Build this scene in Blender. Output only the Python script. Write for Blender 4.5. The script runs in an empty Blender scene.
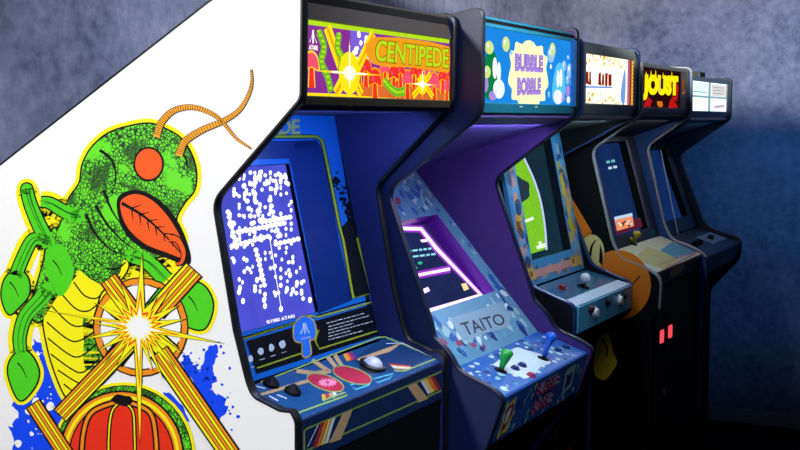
import bpy, bmesh, math, random
from mathutils import Vector
from mathutils.geometry import tessellate_polygon
random.seed(7)
S = bpy.context.scene
COL = S.collection
# ------------------------------------------------------------------ camera
F, VX, VY = 1200.0, 1020.0, 120.0
CZ = 1.55
TH = math.atan((225 - VY) / F)
AL = math.atan((VX - 400) * math.cos(TH) / F)
D = Vector((-math.sin(AL) * math.cos(TH), math.cos(AL) * math.cos(TH), -math.sin(TH)))
R = Vector((math.cos(AL), math.sin(AL), 0))
U = R.cross(D)
CAM = Vector((0, 0, CZ))
cd = bpy.data.cameras.new('camera')
cam = bpy.data.objects.new('camera', cd)
COL.objects.link(cam)
cam.location = CAM
cam.rotation_euler = (math.pi / 2 - TH, 0, AL)
cd.sensor_width = 36
cd.lens = F / 800 * 36
cd.clip_start = 0.05
S.camera = cam


def ray(x, y):
    return D + R * ((x - 400) / F) + U * ((225 - y) / F)


def q(x, y, Y):          # a point of an upright side plane, as (X, Z)
    v = ray(x, y)
    t = Y / v.y
    return (v.x * t, CZ + v.z * t)


def zx(x, y, X):         # height of a point of an upright front plane
    v = ray(x, y)
    t = X / v.x
    return CZ + v.z * t


def zt(x0, y0, s):       # a zoomed crop back to the frame
    return lambda *p: [(x0 + a / s, y0 + b / s) for a, b in p]


# ------------------------------------------------------------------ materials
def lin(c):
    c /= 255.0
    return c / 12.92 if c <= 0.04045 else ((c + 0.055) / 1.055) ** 2.4


def rgb(r, g, b):
    return (lin(r), lin(g), lin(b), 1)


_m = {}


def pm(name, col, rough=0.5, spec=0.5, var=0.12, scale=30, bump=0.0, metal=0.0):
    if name in _m:
        return _m[name]
    m = bpy.data.materials.new(name)
    m.use_nodes = True
    nt = m.node_tree
    b = nt.nodes['Principled BSDF']
    b.inputs['Roughness'].default_value = rough
    b.inputs['Specular IOR Level'].default_value = spec
    b.inputs['Metallic'].default_value = metal
    tc = nt.nodes.new('ShaderNodeTexCoord')
    nz = nt.nodes.new('ShaderNodeTexNoise')
    nz.inputs['Scale'].default_value = scale
    nz.inputs['Detail'].default_value = 4
    nt.links.new(tc.outputs['Object'], nz.inputs['Vector'])
    mx = nt.nodes.new('ShaderNodeMix')
    mx.data_type = 'RGBA'
    c = rgb(*col)
    mx.inputs['A'].default_value = tuple(v * (1 - var) for v in c[:3]) + (1,)
    mx.inputs['B'].default_value = tuple(min(1, v * (1 + var)) for v in c[:3]) + (1,)
    nt.links.new(nz.outputs['Fac'], mx.inputs['Factor'])
    nt.links.new(mx.outputs['Result'], b.inputs['Base Color'])
    if bump:
        bp = nt.nodes.new('ShaderNodeBump')
        bp.inputs['Strength'].default_value = bump
        bp.inputs['Distance'].default_value = 0.004
        nt.links.new(nz.outputs['Fac'], bp.inputs['Height'])
        nt.links.new(bp.outputs['Normal'], b.inputs['Normal'])
    _m[name] = m
    return m


def em(name, col, st=1.0, var=0.1, scale=40):
    if name in _m:
        return _m[name]
    m = bpy.data.materials.new(name)
    m.use_nodes = True
    nt = m.node_tree
    nt.nodes.remove(nt.nodes['Principled BSDF'])
    e = nt.nodes.new('ShaderNodeEmission')
    e.inputs['Strength'].default_value = st
    tc = nt.nodes.new('ShaderNodeTexCoord')
    nz = nt.nodes.new('ShaderNodeTexNoise')
    nz.inputs['Scale'].default_value = scale
    nt.links.new(tc.outputs['Object'], nz.inputs['Vector'])
    mx = nt.nodes.new('ShaderNodeMix')
    mx.data_type = 'RGBA'
    c = rgb(*col)
    mx.inputs['A'].default_value = tuple(v * (1 - var) for v in c[:3]) + (1,)
    mx.inputs['B'].default_value = tuple(v * (1 + var) for v in c[:3]) + (1,)
    nt.links.new(nz.outputs['Fac'], mx.inputs['Factor'])
    nt.links.new(mx.outputs['Result'], e.inputs['Color'])
    nt.links.new(e.outputs['Emission'], nt.nodes['Material Output'].inputs['Surface'])
    _m[name] = m
    return m


def scaly(name, light, dark, scale, edge=0.06, patch=9.0, rough=0.55):
    """green printed scales: voronoi cells with black outlines, and speckled dark patches"""
    if name in _m:
        return _m[name]
    m = bpy.data.materials.new(name)
    m.use_nodes = True
    nt = m.node_tree
    b = nt.nodes['Principled BSDF']
    b.inputs['Roughness'].default_value = rough
    tc = nt.nodes.new('ShaderNodeTexCoord')
    v = nt.nodes.new('ShaderNodeTexVoronoi')
    v.feature = 'DISTANCE_TO_EDGE'
    v.inputs['Scale'].default_value = scale
    v2 = nt.nodes.new('ShaderNodeTexVoronoi')
    v2.feature = 'DISTANCE_TO_EDGE'
    v2.inputs['Scale'].default_value = scale * 2.6
    n = nt.nodes.new('ShaderNodeTexNoise')
    n.inputs['Scale'].default_value = patch
    n.inputs['Detail'].default_value = 3
    for t in (v, v2, n):
        nt.links.new(tc.outputs['Object'], t.inputs['Vector'])

    def ramp(src, a, bb):
        r = nt.nodes.new('ShaderNodeMapRange')
        r.inputs['From Min'].default_value = a
        r.inputs['From Max'].default_value = bb
        nt.links.new(src, r.inputs['Value'])
        return r.outputs['Result']
    e1 = ramp(v.outputs['Distance'], edge * 0.4, edge)
    e2 = ramp(v2.outputs['Distance'], edge, edge * 3)
    pz = ramp(n.outputs['Fac'], 0.53, 0.60)          # 1 = speckled patch
    pc = ramp(n.outputs['Fac'], 0.37, 0.43)          # 0 = plain patch without outlines
    a = nt.nodes.new('ShaderNodeMix'); a.data_type = 'FLOAT'
    nt.links.new(pz, a.inputs['Factor']); nt.links.new(e1, a.inputs['A']); nt.links.new(e2, a.inputs['B'])
    a2 = nt.nodes.new('ShaderNodeMix'); a2.data_type = 'FLOAT'
    a2.inputs['A'].default_value = 1.0
    nt.links.new(pc, a2.inputs['Factor']); nt.links.new(a.outputs['Result'], a2.inputs['B'])
    mx = nt.nodes.new('ShaderNodeMix'); mx.data_type = 'RGBA'
    mx.inputs['A'].default_value = rgb(*dark); mx.inputs['B'].default_value = rgb(*light)
    nt.links.new(a2.outputs['Result'], mx.inputs['Factor'])
    nt.links.new(mx.outputs['Result'], b.inputs['Base Color'])
    _m[name] = m
    return m


# ------------------------------------------------------------------ mesh building
class MB:
    def __init__(s):
        s.v, s.f, s.mi, s.mats = [], [], [], []

    def mat(s, m):
        if m not in s.mats:
            s.mats.append(m)
        return s.mats.index(m)

    def face(s, pts, m):
        n = len(s.v)
        s.v += [tuple(p) for p in pts]
        s.f.append(tuple(range(n, n + len(pts))))
        s.mi.append(s.mat(m))

    def mesh(s, verts, faces, m):
        n = len(s.v)
        s.v += [tuple(p) for p in verts]
        k = s.mat(m)
        for f in faces:
            s.f.append(tuple(i + n for i in f))
            s.mi.append(k)

    def hexa(s, p, m):       # 8 corners: bottom ring 0-3, top ring 4-7
        s.mesh(p, [(3, 2, 1, 0), (4, 5, 6, 7), (0, 1, 5, 4), (1, 2, 6, 5), (2, 3, 7, 6), (3, 0, 4, 7)], m)

    def box(s, a, b, m):
        (x0, y0, z0), (x1, y1, z1) = a, b
        s.hexa([(x0, y0, z0), (x1, y0, z0), (x1, y1, z0), (x0, y1, z0),
                (x0, y0, z1), (x1, y0, z1), (x1, y1, z1), (x0, y1, z1)], m)

    def lathe(s, c, axis, prof, m, n=20):   # prof: (distance along axis, radius)
        axis = Vector(axis).normalized()
        t = axis.orthogonal().normalized()
        w = axis.cross(t)
        c = Vector(c)
        vs, fs = [], []
        for (h, r) in prof:
            for i in range(n):
                a = 2 * math.pi * i / n
                vs.append(c + axis * h + (t * math.cos(a) + w * math.sin(a)) * r)
        for j in range(len(prof) - 1):
            for i in range(n):
                k = (i + 1) % n
                fs.append((j * n + i, j * n + k, (j + 1) * n + k, (j + 1) * n + i))
        fs.append(tuple(reversed(range(n))))
        fs.append(tuple(range((len(prof) - 1) * n, len(prof) * n)))
        s.mesh(vs, fs, m)

    def build(s, name, parent, smooth=False, bevel=0.0):
        me = bpy.data.meshes.new(name)
        off = Vector((0, 0, 0))
        p = parent
        while p is not None:
            off += p.location
            p = p.parent
        me.from_pydata([Vector(v) - off for v in s.v], [], s.f)
        for m in s.mats:
            me.materials.append(m)
        for p_, i in zip(me.polygons, s.mi):
            p_.material_index = i
            p_.use_smooth = smooth
        me.update()
        o = bpy.data.objects.new(name, me)
        COL.objects.link(o)
        if parent:
            o.parent = parent
        if bevel:
            b = o.modifiers.new('bevel', 'BEVEL')
            b.width = bevel
            b.segments = 2
            b.limit_method = 'ANGLE'
        return o


def rnd(pts, radii, n=5):
    """round chosen corners of a closed 2-D outline; radii: {index: radius}"""
    out = []
    N = len(pts)
    for i, p in enumerate(pts):
        r = radii.get(i, 0)
        p = Vector(p)
        if not r:
            out.append(tuple(p))
            continue
        a = Vector(pts[i - 1]) - p
        b = Vector(pts[(i + 1) % N]) - p
        r = min(r, a.length * 0.45, b.length * 0.45)
        a = p + a.normalized() * r
        b = p + b.normalized() * r
        for k in range(n + 1):
            t = k / n
            out.append(tuple(a * (1 - t) ** 2 + p * 2 * t * (1 - t) + b * t * t))
    return out


def catmull(pts, closed=False, n=8):
    P = [Vector(p) for p in pts]
    out = []
    N = len(P)
    rng = range(N) if closed else range(N - 1)
    for i in rng:
        if closed:
            a, b, c, d = P[i - 1], P[i], P[(i + 1) % N], P[(i + 2) % N]
        else:
            a, b, c, d = P[max(i - 1, 0)], P[i], P[i + 1], P[min(i + 2, N - 1)]
        for k in range(n):
            t = k / n
            out.append(tuple(0.5 * ((2 * b) + (c - a) * t + (2 * a - 5 * b + 4 * c - d) * t * t + (3 * b - a - 3 * c + d) * t ** 3)))
    if not closed:
        out.append(tuple(P[-1]))
    return out


def ell(cx, cy, rx, ry=None, rot=0, n=28):
    ry = rx if ry is None else ry
    c, s = math.cos(rot), math.sin(rot)
    o = []
    for i in range(n):
        a = 2 * math.pi * i / n
        x, y = rx * math.cos(a), ry * math.sin(a)
        o.append((cx + x * c - y * s, cy + x * s + y * c))
    return o


def rough(pts, amp, seed=1, sub=4):
    rr = random.Random(seed)
    o = []
    N = len(pts)
    for i in range(N):
        a, b = Vector(pts[i]), Vector(pts[(i + 1) % N])
        for k in range(sub):
            p = a.lerp(b, k / sub)
            o.append((p.x + rr.uniform(-amp, amp), p.y + rr.uniform(-amp, amp)))
    return catmull(o, True, 3)


_txt = {}


def text_tris(body, bold=0.0):
    key = (body, bold)
    if key in _txt:
        return _txt[key]
    cu = bpy.data.curves.new('lettering', 'FONT')
    cu.body = body
    cu.fill_mode = 'FRONT'
    cu.offset = bold
    cu.resolution_u = 4
    o = bpy.data.objects.new('lettering', cu)
    COL.objects.link(o)
    bpy.context.view_layer.update()
    me = bpy.data.meshes.new_from_object(o.evaluated_get(bpy.context.evaluated_depsgraph_get()))
    xs = [v.co.x for v in me.vertices]
    ys = [v.co.y for v in me.vertices]
    x0, x1, y0, y1 = min(xs), max(xs), min(ys), max(ys)
    V = [((v.co.x - x0) / (x1 - x0), (v.co.y - y0) / (y1 - y0)) for v in me.vertices]
    Fc = [tuple(p.vertices) for p in me.polygons]
    bpy.data.objects.remove(o)
    bpy.data.curves.remove(cu)
    bpy.data.meshes.remove(me)
    _txt[key] = (V, Fc)
    return _txt[key]


class Plane:
    """a flat face of the place: origin, in-plane directions, outward normal"""
    def __init__(s, o, u, v):
        s.o = Vector(o)
        s.u = Vector(u).normalized()
        s.v = Vector(v).normalized()
        s.n = s.u.cross(s.v)

    def hit(s, x, y, h=0.0):
        r = ray(x, y)
        o = s.o + s.n * h
        t = (o - CAM).dot(s.n) / r.dot(s.n)
        return CAM + r * t

    def uv(s, x, y, h=0.0):
        p = s.hit(x, y, h) - s.o
        return (p.dot(s.u), p.dot(s.v))

    def P(s, a, b, h=0.0):
        return s.o + s.u * a + s.v * b + s.n * h


LIM = [-99, 99]


class Art:
    """printed or lit artwork: flat shapes a fraction of a millimetre apart on one plane; drawn in its own sheet frame"""
    def __init__(s, plane, base=0.0002, step=0.00012):
        s.pl, s.base, s.step, s.mb = plane, base, step, MB()
        s.k = 0

    def _pt(s, p):
        r = s.pl.hit(p[0], p[1])
        r = r + s.pl.n * (s.base + s.step * s.k)
        if abs(s.pl.n.y) < .5:
            r.y = min(max(r.y, LIM[0] + .0015), LIM[1] - .0015)     # print stays on its board
        return r

    def fill(s, pts, m):
        w = [s._pt(p) for p in pts]
        flat = [Vector((p[0], p[1], 0)) for p in pts]
        tris = tessellate_polygon([flat])
        s.mb.mesh(w, [tuple(t) for t in tris], m)
        return s

    def stroke(s, pts, w, m, closed=False):
        """w: one width, or (start, end)"""
        P = [Vector(p) for p in pts]
        N = len(P)
        L, Rr = [], []
        for i in range(N):
            if closed:
                t = P[(i + 1) % N] - P[i - 1]
            else:
                t = P[min(i + 1, N - 1)] - P[max(i - 1, 0)]
            if t.length < 1e-6:
                t = Vector((1, 0))
            t.normalize()
            nn = Vector((-t.y, t.x))
            ww = w if not isinstance(w, tuple) else w[0] + (w[1] - w[0]) * i / max(1, N - 1)
            L.append(P[i] + nn * ww / 2)
            Rr.append(P[i] - nn * ww / 2)
        V = [s._pt(p) for p in L + Rr]
        fs = [(i, (i + 1) % N, N + (i + 1) % N, N + i) for i in range(N if closed else N - 1)]
        s.mb.mesh(V, fs, m)
        return s

    def text(s, body, quad, m, bold=0.0):
        V, fs = text_tris(body, bold)
        tl, tr, br, bl = [Vector(p) for p in quad]
        W = []
        for (a, b) in V:
            p = (bl * (1 - a) + br * a) * (1 - b) + (tl * (1 - a) + tr * a) * b
            W.append(s._pt(p))
        s.mb.mesh(W, fs, m)
        return s

    def lay(s, k):
        s.k = k
        return s

    def build(s, name, parent):
        return s.mb.build(name, parent)


# ------------------------------------------------------------------ palette
BLACK = pm('black_trim', (14, 14, 18), 0.4, 0.5)
BLACKM = pm('black_paint', (8, 8, 10), 0.6, 0.15)
WHITE = pm('white_laminate', (240, 240, 240), 0.45, 0.4, 0.02)
INK = pm('ink_black', (8, 8, 8), 0.6, 0.2)


def empty(name, loc, label, cat, group=None):
    o = bpy.data.objects.new(name, None)
    COL.objects.link(o)
    o.location = loc
    o['label'] = label
    o['category'] = cat
    if group:
        o['group'] = group
    return o


def edge_strip(prof, y0, y1, m, bulge=0.004, low=None, shade_z=0):
    """T-moulding: a rounded strip all the way round a panel's edge"""
    mb = MB()
    N = len(prof)
    P = [Vector(p) for p in prof]
    area = sum(P[i].x * P[(i + 1) % N].y - P[(i + 1) % N].x * P[i].y for i in range(N))
    sg = 1 if area > 0 else -1
    nor = []
    for i in range(N):
        a = (P[i] - P[i - 1])
        b = (P[(i + 1) % N] - P[i])
        na = Vector((a.y, -a.x)).normalized() * sg
        nb = Vector((b.y, -b.x)).normalized() * sg
        n = na + nb
        n = n.normalized() if n.length > 1e-5 else na
        nor.append(n / max(0.5, n.dot(na)))
    rows = [(y0 - 0.0006, -0.002), (y0 - 0.0006, bulge * 0.5), (y0 + (y1 - y0) * 0.25, bulge), (y0 + (y1 - y0) * 0.75, bulge),
            (y1 + 0.0006, bulge * 0.5), (y1 + 0.0006, -0.002)]
    vs, fs = [], []
    for (y, h) in rows:
        for i in range(N):
            p = P[i] + nor[i] * h
            vs.append((p.x, y, p.y))
    for j in range(len(rows) - 1):
        for i in range(N):
            k = (i + 1) % N
            fs.append((j * N + i, j * N + k, (j + 1) * N + k, (j + 1) * N + i))
    mb.mesh(vs, fs, m)
    if low:  # shade put into the colour: strip turns black below the cut height
        k = mb.mat(low)
        for i, f in enumerate(fs):
            if max(vs[j][2] for j in f) < shade_z:
                mb.mi[i] = k
    return mb


def side_panel(root, prof, y0, y1, m_out, m_in, m_edge, outer_low, low=None, shade_z=0):
    mb = MB()
    a = [(x, y0, z) for x, z in prof]
    b = [(x, y1, z) for x, z in prof]
    tri = [tuple(t) for t in tessellate_polygon([[Vector((x, z, 0)) for x, z in prof]])]
    mb.mesh(a, tri, m_out if outer_low else m_in)
    mb.mesh(b, tri, m_in if outer_low else m_out)
    N = len(prof)
    mb.mesh(a + b, [(i, (i + 1) % N, N + (i + 1) % N, N + i) for i in range(N)], m_edge)
    o = mb.build('side_panel', root)
    edge_strip(prof, y0, y1, m_edge, .004, low, shade_z).build('edge_trim', o)
    return o


def slab(p1, p2, y0, y1, t, m, mb=None):
    """board from p1 (low or front) to p2 (high or back), both (X, Z); thickness behind its outward face"""
    mb = mb or MB()
    d = Vector((p2[0] - p1[0], p2[1] - p1[1])).normalized()
    n = Vector((d.y, -d.x)) * t
    a, b = Vector(p1), Vector(p2)
    c, e = a - n, b - n
    mb.hexa([(c.x, y0, c.y), (a.x, y0, a.y), (a.x, y1, a.y), (c.x, y1, c.y),
             (e.x, y0, e.y), (b.x, y0, b.y), (b.x, y1, b.y), (e.x, y1, e.y)], m)
    return mb


def face_plane(p1, p2, y0):
    return Plane((p1[0], y0, p1[1]), (0, 1, 0), (p2[0] - p1[0], 0, p2[1] - p1[1]))


def frame(pl, w, h, inner, depth, m, m_in):
    """board with an opening: inner = 4 (u,v) corners, counter-clockwise from bottom left; depth of the recess"""
    mb = MB()
    o = [(0, 0), (w, 0), (w, h), (0, h)]
    for i in range(4):
        k = (i + 1) % 4
        mb.face([pl.P(*o[i]), pl.P(*o[k]), pl.P(*inner[k]), pl.P(*inner[i])], m)
        mb.face([pl.P(*inner[i]), pl.P(*inner[k]), pl.P(inner[k][0], inner[k][1], -depth), pl.P(inner[i][0], inner[i][1], -depth)], m_in)
        mb.face([pl.P(*o[k]), pl.P(*o[i]), pl.P(o[i][0], o[i][1], -0.012), pl.P(o[k][0], o[k][1], -0.012)], m)
    mb.face([pl.P(a, b, -depth) for a, b in inner], m_in)
    return mb


def screen_glass(pl, inner, depth, m, grow=0.0, n=10, bulge=0.008):
    """slightly bulging tube face filling an opening"""
    mb = MB()
    A, B, C_, D_ = [Vector(p) for p in inner]
    vs = []
    for j in range(n + 1):
        for i in range(n + 1):
            a, b = i / n, j / n
            p = (A * (1 - a) + B * a) * (1 - b) + (D_ * (1 - a) + C_ * a) * b
            hh = bulge * (1 - (2 * a - 1) ** 2) * (1 - (2 * b - 1) ** 2)
            vs.append(pl.P(p.x, p.y, -depth + 0.002 + hh))
    fs = [(j * (n + 1) + i, j * (n + 1) + i + 1, (j + 1) * (n + 1) + i + 1, (j + 1) * (n + 1) + i) for j in range(n) for i in range(n)]
    mb.mesh(vs, fs, m)
    return mb


def bolt(root, c, axis, m, r=0.008, h=0.004):
    mb = MB()
    mb.lathe(c, axis, [(0, r), (h * 0.6, r), (h, r * 0.6)], m, 12)
    return mb.build('bolt', root)


GROUP = 'arcade cabinets lined up along the wall'


def carcass(root, prof, back_chain, y0, y1, low, m_body):
    """back, top and lower front boards between the two sides"""
    mb = MB()
    bx = back_chain[-1][0] + 0.012
    mb.box((bx, y0, 0.05), (bx + 0.015, y1, back_chain[-1][1] - 0.02), m_body)
    mb.build('back_panel', root)
    mb = MB()
    for a, b in zip(back_chain[:-1], back_chain[1:]):
        # top boards: a is nearer the front
        d = Vector((b[0] - a[0], b[1] - a[1])).normalized()
        n = Vector((d.y, -d.x))
        if n.y < 0:
            n = -n
        a2, b2 = Vector(a) - n * 0.008, Vector(b) - n * 0.008
        c, e = a2 - n * 0.014, b2 - n * 0.014
        mb.hexa([(c.x, y0, c.y), (a2.x, y0, a2.y), (a2.x, y1, a2.y), (c.x, y1, c.y),
                 (e.x, y0, e.y), (b2.x, y0, b2.y), (b2.x, y1, b2.y), (e.x, y1, e.y)], m_body)
    mb.build('top_panel', root)
    mb = MB()
    mb.box((low[0] - 0.016, y0, 0.0), (low[0], y1, low[1]), m_body)
    mb.build('front_panel', root)


def coin_door(root, X, yc, zc, w, h, lit, m):
    mb = MB()
    mb.box((X, yc - w / 2, zc - h / 2), (X + 0.012, yc + w / 2, zc + h / 2), BLACKM)
    d = mb.build('coin_door', root, bevel=0.002)
    for s in (-1, 1):
        b = MB()
        yy = yc + s * 0.06
        b.box((X + 0.012, yy - 0.028, zc + 0.02), (X + 0.016, yy + 0.028, zc + h / 2 - 0.02), BLACK)
        b.build('coin_plate', d, bevel=0.001)
        c = MB()
        c.box((X + 0.016, yy - 0.013, zc + 0.045), (X + 0.024, yy + 0.013, zc + 0.085), lit)
        c.build('coin_return_button', d, bevel=0.002)
    k = MB()
    k.lathe((X + 0.012, yc + w / 2 - 0.03, zc - h / 2 + 0.05), (1, 0, 0), [(0, .011), (.005, .011), (.006, .008)], pm('steel', (170, 170, 175), .3, .5, metal=1.0), 14)
    k.build('lock', d)
    return d


# ================================================================== first cabinet: white side with artwork
def build_first():
    Y0, Y1 = 1.849, 2.515
    a, b = Y0 + 0.02, Y1 - 0.02
    LIM[:] = [a, b]
    root = empty('arcade_cabinet', (-1.55, (Y0 + Y1) / 2, 0),
                 'nearest arcade cabinet, white side panel printed with green and orange artwork, orange and red marquee', 'arcade cabinet', GROUP)
    prof = [(-1.98, 0), (-1.235, 0), (-1.235, .62), (-1.169, .78), (-1.169, .995), (-1.1795, 1.011), (-1.2036, 1.0105), (-1.2637, 1.0302),
            (-1.277, 1.0557), (-1.3052, 1.1545), (-1.3497, 1.3975), (-1.153, 1.589), (-1.149, 1.790), (-1.337, 1.7785), (-1.98, 1.4055)]
    prof = rnd(prof, {3: .02, 4: .015, 7: .02, 8: .02, 10: .025, 11: .012, 12: .03, 13: .02, 14: .02})
    left = side_panel(root, prof, Y0, a, WHITE, BLACKM, BLACK, True)
    blue_in = pm('dark_blue_side', (40, 44, 98), 0.5, 0.3, .1, 60)
    right = side_panel(root, prof, b, Y1, WHITE, blue_in, BLACK, False)
    carcass(root, prof, [(-1.16, 1.787), (-1.337, 1.777), (-1.978, 1.405)], a, b, (-1.245, .71), BLACKM)

    # ---- printed artwork on the white side: an abstract leafy plant and sunburst design
    G = scaly('green_scales', (98, 222, 24), (6, 40, 6), 125, 0.15, 15)
    GL = pm('leaf_green', (76, 206, 28), .5, .3, .1, 60)
    GD = pm('dark_leaf_green', (30, 120, 25), .5, .3)
    YE = pm('print_yellow', (246, 236, 16), .5, .3, .03)
    OR = pm('print_orange', (240, 140, 24), .5, .3, .05)
    RO = pm('print_red_orange', (240, 90, 28), .5, .3, .05)
    RE = pm('print_red', (232, 48, 18), .5, .3, .06)
    BL = pm('print_blue', (10, 70, 240), .5, .3, .03)
    WP = pm('print_white', (244, 244, 244), .5, .3, .02)
    pl = Plane((0, Y0, 0), (1, 0, 0), (0, 0, 1))
    A = Art(pl, 0.0002, 0.00012)
    R2, R3, R4 = zt(100, 60, 3.217), zt(0, 200, 3.4625), zt(0, 330, 3.75)
    R5, R6 = zt(100, 200, 3.4625), zt(120, 330, 3.75)
    # paint splashes
    sl = [(34, 338), (48, 352), (58, 380), (66, 402), (86, 420), (70, 470), (8, 470), (13, 442), (9, 428), (19, 417), (10, 404), (22, 392), (30, 380), (28, 360)]
    A.lay(0).fill(rough(sl, 2.0, 3), BL)
    sr = R6((225, 118), (250, 92), (272, 118), (288, 150), (300, 150), (312, 112), (338, 60), (358, 58), (372, 100), (345, 140), (362, 185), (338, 220), (362, 240), (395, 255), (402, 292), (376, 340), (330, 300), (270, 190))
    A.fill(rough(sr, 1.6, 5), BL)
    A.fill(rough(R6((160, 235), (185, 235), (235, 285), (262, 345), (225, 330), (190, 280)), .6, 2), BL)
    A.fill(rough(R3((318, 385), (350, 385), (368, 425), (368, 450), (325, 450)), .6, 2), BL)
    rr = random.Random(11)
    for k in range(46):
        x, y = rr.choice(sr)
        A.fill(rough(ell(x + rr.uniform(-10, 14), y + rr.uniform(-10, 12), rr.uniform(.5, 2.3), n=6), .4, k, 1), BL)
    A.lay(1)
    for k in range(54):
        x, y = rr.uniform(14, 70), rr.uniform(350, 450)
        r = rr.choice([.6, .8, 1.2, 1.2, 2, 3.6])
        A.fill(rough(ell(x, y, r, r * 1.2, n=6), r * .3, k, 1), WP)
    # body of the plant: scaly pod, yellow banded stalk
    pod = catmull([(64, 216), (70, 198), (80, 183), (83, 165), (92, 148), (108, 134), (128, 127), (150, 124), (167, 130), (181, 139), (191, 154), (196, 172),
                   (194, 190), (184, 203), (176, 220), (183, 240), (168, 254), (140, 259), (126, 256), (118, 276), (98, 282), (82, 272), (74, 262), (62, 252), (58, 234)], True, 6)
    stalk = catmull([(88, 250), (110, 256), (128, 262), (122, 278), (103, 290), (97, 305), (93, 322), (96, 345), (104, 365), (96, 385), (78, 400), (66, 396), (54, 368), (47, 342), (44, 318), (52, 298), (66, 284), (80, 268)], True, 6)
    side_l = catmull([(56, 228), (72, 240), (84, 262), (70, 284), (58, 296), (48, 312), (38, 322), (30, 312), (36, 290), (44, 262), (48, 240)], True, 6)
    side_r = catmull([(84, 318), (98, 330), (108, 350), (106, 368), (92, 380), (84, 362), (84, 340)], True, 6)
    limbs = []       # (centre line, width start, width end)
    limbs.append((catmull([(27, 189), (30, 202), (38, 222), (50, 246)]), 11, 14))
    limbs.append((catmull([(78, 216), (64, 211), (50, 203), (41, 202)]), 14, 9))
    limbs.append((catmull([(46, 240), (33, 240), (23, 258), (16, 276)]), 11, 12))
    limbs.append((catmull([(48, 290), (40, 300), (26, 316), (20, 336), (21, 352)]), 15, 11))
    limbs.append((catmull([(132, 256), (148, 262), (166, 280)]), 13, 15))
    leaves = []
    leaves.append(catmull([(50, 246), (45, 262), (50, 280), (60, 296), (70, 286), (74, 268), (64, 246)], True, 6))
    leaves.append(catmull([(18, 270), (6, 278), (2, 296), (9, 314), (20, 306), (29, 294), (28, 278)], True, 6))
    leaves.append(catmull([(22, 350), (11, 360), (9, 376), (20, 400), (34, 388), (39, 372), (32, 356)], True, 6))
    leaves.append(catmull([(192, 282), (206, 288), (213, 306), (205, 328), (188, 326), (178, 312), (182, 294)], True, 6))
    A.lay(2)
    for s in (pod, side_l, stalk):
        A.stroke(s, 11, YE, True)
    for c, w0, w1 in limbs:
        A.stroke(c, (w0 + 12, w1 + 12), YE)
        A.fill(ell(c[0][0], c[0][1], w0 / 2 + 5), YE)
    for s in leaves:
        A.stroke(s, 10, YE, True)
    A.fill(catmull([(112, 266), (172, 258), (182, 282), (164, 300), (118, 296)], True), YE)
    A.fill(catmull([(38, 206), (70, 200), (70, 230), (52, 224)], True), YE)
    # blue-white tail end of the splash stays behind; black outlines
    A.lay(3)
    for s in (pod, side_l, stalk, side_r):
        A.stroke(s, 3.4, INK, True)
    for c, w0, w1 in limbs:
        A.stroke(c, (w0 + 3, w1 + 3), INK)
        A.fill(ell(c[0][0], c[0][1], w0 / 2 + 1.5), INK)
    for s in leaves:
        A.stroke(s, 3.4, INK, True)
    A.lay(4)
    A.fill(side_l, G)
    A.fill(stalk, YE)
    A.fill(side_r, G)
    A.lay(5)
    for i, (x0, y0, x1, y1, sag) in enumerate([(92, 256, 126, 262, 10), (82, 270, 121, 276, 11), (74, 282, 104, 290, 12), (62, 294, 98, 304, 12), (52, 306, 95, 318, 14), (47, 322, 94, 332, 14),
                                               (48, 338, 96, 345, 15), (51, 354, 100, 358, 16), (58, 370, 104, 370, 15), (64, 384, 98, 384, 12)]):
        A.stroke(catmull([(x0, y0), ((x0 + x1) / 2 - 4, (y0 + y1) / 2 + sag * .8), ((x0 + x1) / 2 + 8, (y0 + y1) / 2 + sag), (x1, y1)]), 1.5, INK)
    A.fill(pod, G)
    A.lay(6)
    for c, w0, w1 in limbs:
        A.stroke(c, (w0, w1), GL)
        A.fill(ell(c[0][0], c[0][1], w0 / 2), GL)
    for s in leaves:
        A.fill(s, GL)
    A.lay(7)
    for s in leaves:
        cx = sum(p[0] for p in s) / len(s)
        cy = sum(p[1] for p in s) / len(s)
        A.stroke(catmull([(cx - 6, cy - 9), (cx - 1, cy - 3), (cx + 3, cy + 6)]), (1.6, .5), INK)
    for c, w0, w1 in limbs:
        A.stroke([(x + w0 * .22, y + 1) for x, y in c], (2.2, .8), GD)
        A.stroke([(x - w0 * .1, y - 1) for x, y in c], (.8, .5), INK)
    # folds on the pod
    for f in ([(96, 205), (106, 222), (122, 240), (140, 252)], [(86, 214), (96, 234), (112, 250), (128, 256)], [(100, 150), (112, 160), (116, 176), (112, 196)], [(178, 148), (186, 158), (188, 172)],
              [(104, 190), (112, 210), (124, 228)]):
        A.stroke(catmull(f), (3.2, .6), INK)
    # round orange fruit, and an orange flame-shaped leaf with a midrib
    A.fill(ell(149, 164, 15.4, 17.4), INK)
    lf = catmull([(122, 200), (136, 194), (152, 200), (168, 216), (182, 240), (186, 258), (166, 252), (146, 244), (130, 230), (122, 214)], True, 6)
    A.fill(catmull([(119, 196), (136, 190), (154, 196), (172, 212), (186, 238), (190, 264), (164, 257), (142, 248), (126, 234), (118, 214)], True, 6), INK)
    A.lay(9).fill(ell(149, 164, 13.4, 15.4), RO)
    A.fill(lf, RO)
    A.lay(10).stroke(catmull([(122, 203), (144, 216), (164, 234), (184, 256)]), (3.4, .8), INK)
    for k in range(6):
        x, y = 132 + k * 8, 208 + k * 6.4
        A.stroke([(x, y), (x + 10, y - 3 + k * .8)], (1.6, .5), INK)
        A.stroke([(x, y), (x + 1.5, y + 12 - k)], (1.6, .5), INK)
    # ring, planks
    A.lay(8)
    ring = ell(141, 327, 44, 46)
    A.stroke(ring, 8, INK, True)
    A.fill(ell(141, 327, 42, 44), WP)
    A.lay(9).stroke(ring, 5.2, OR, True)
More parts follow.
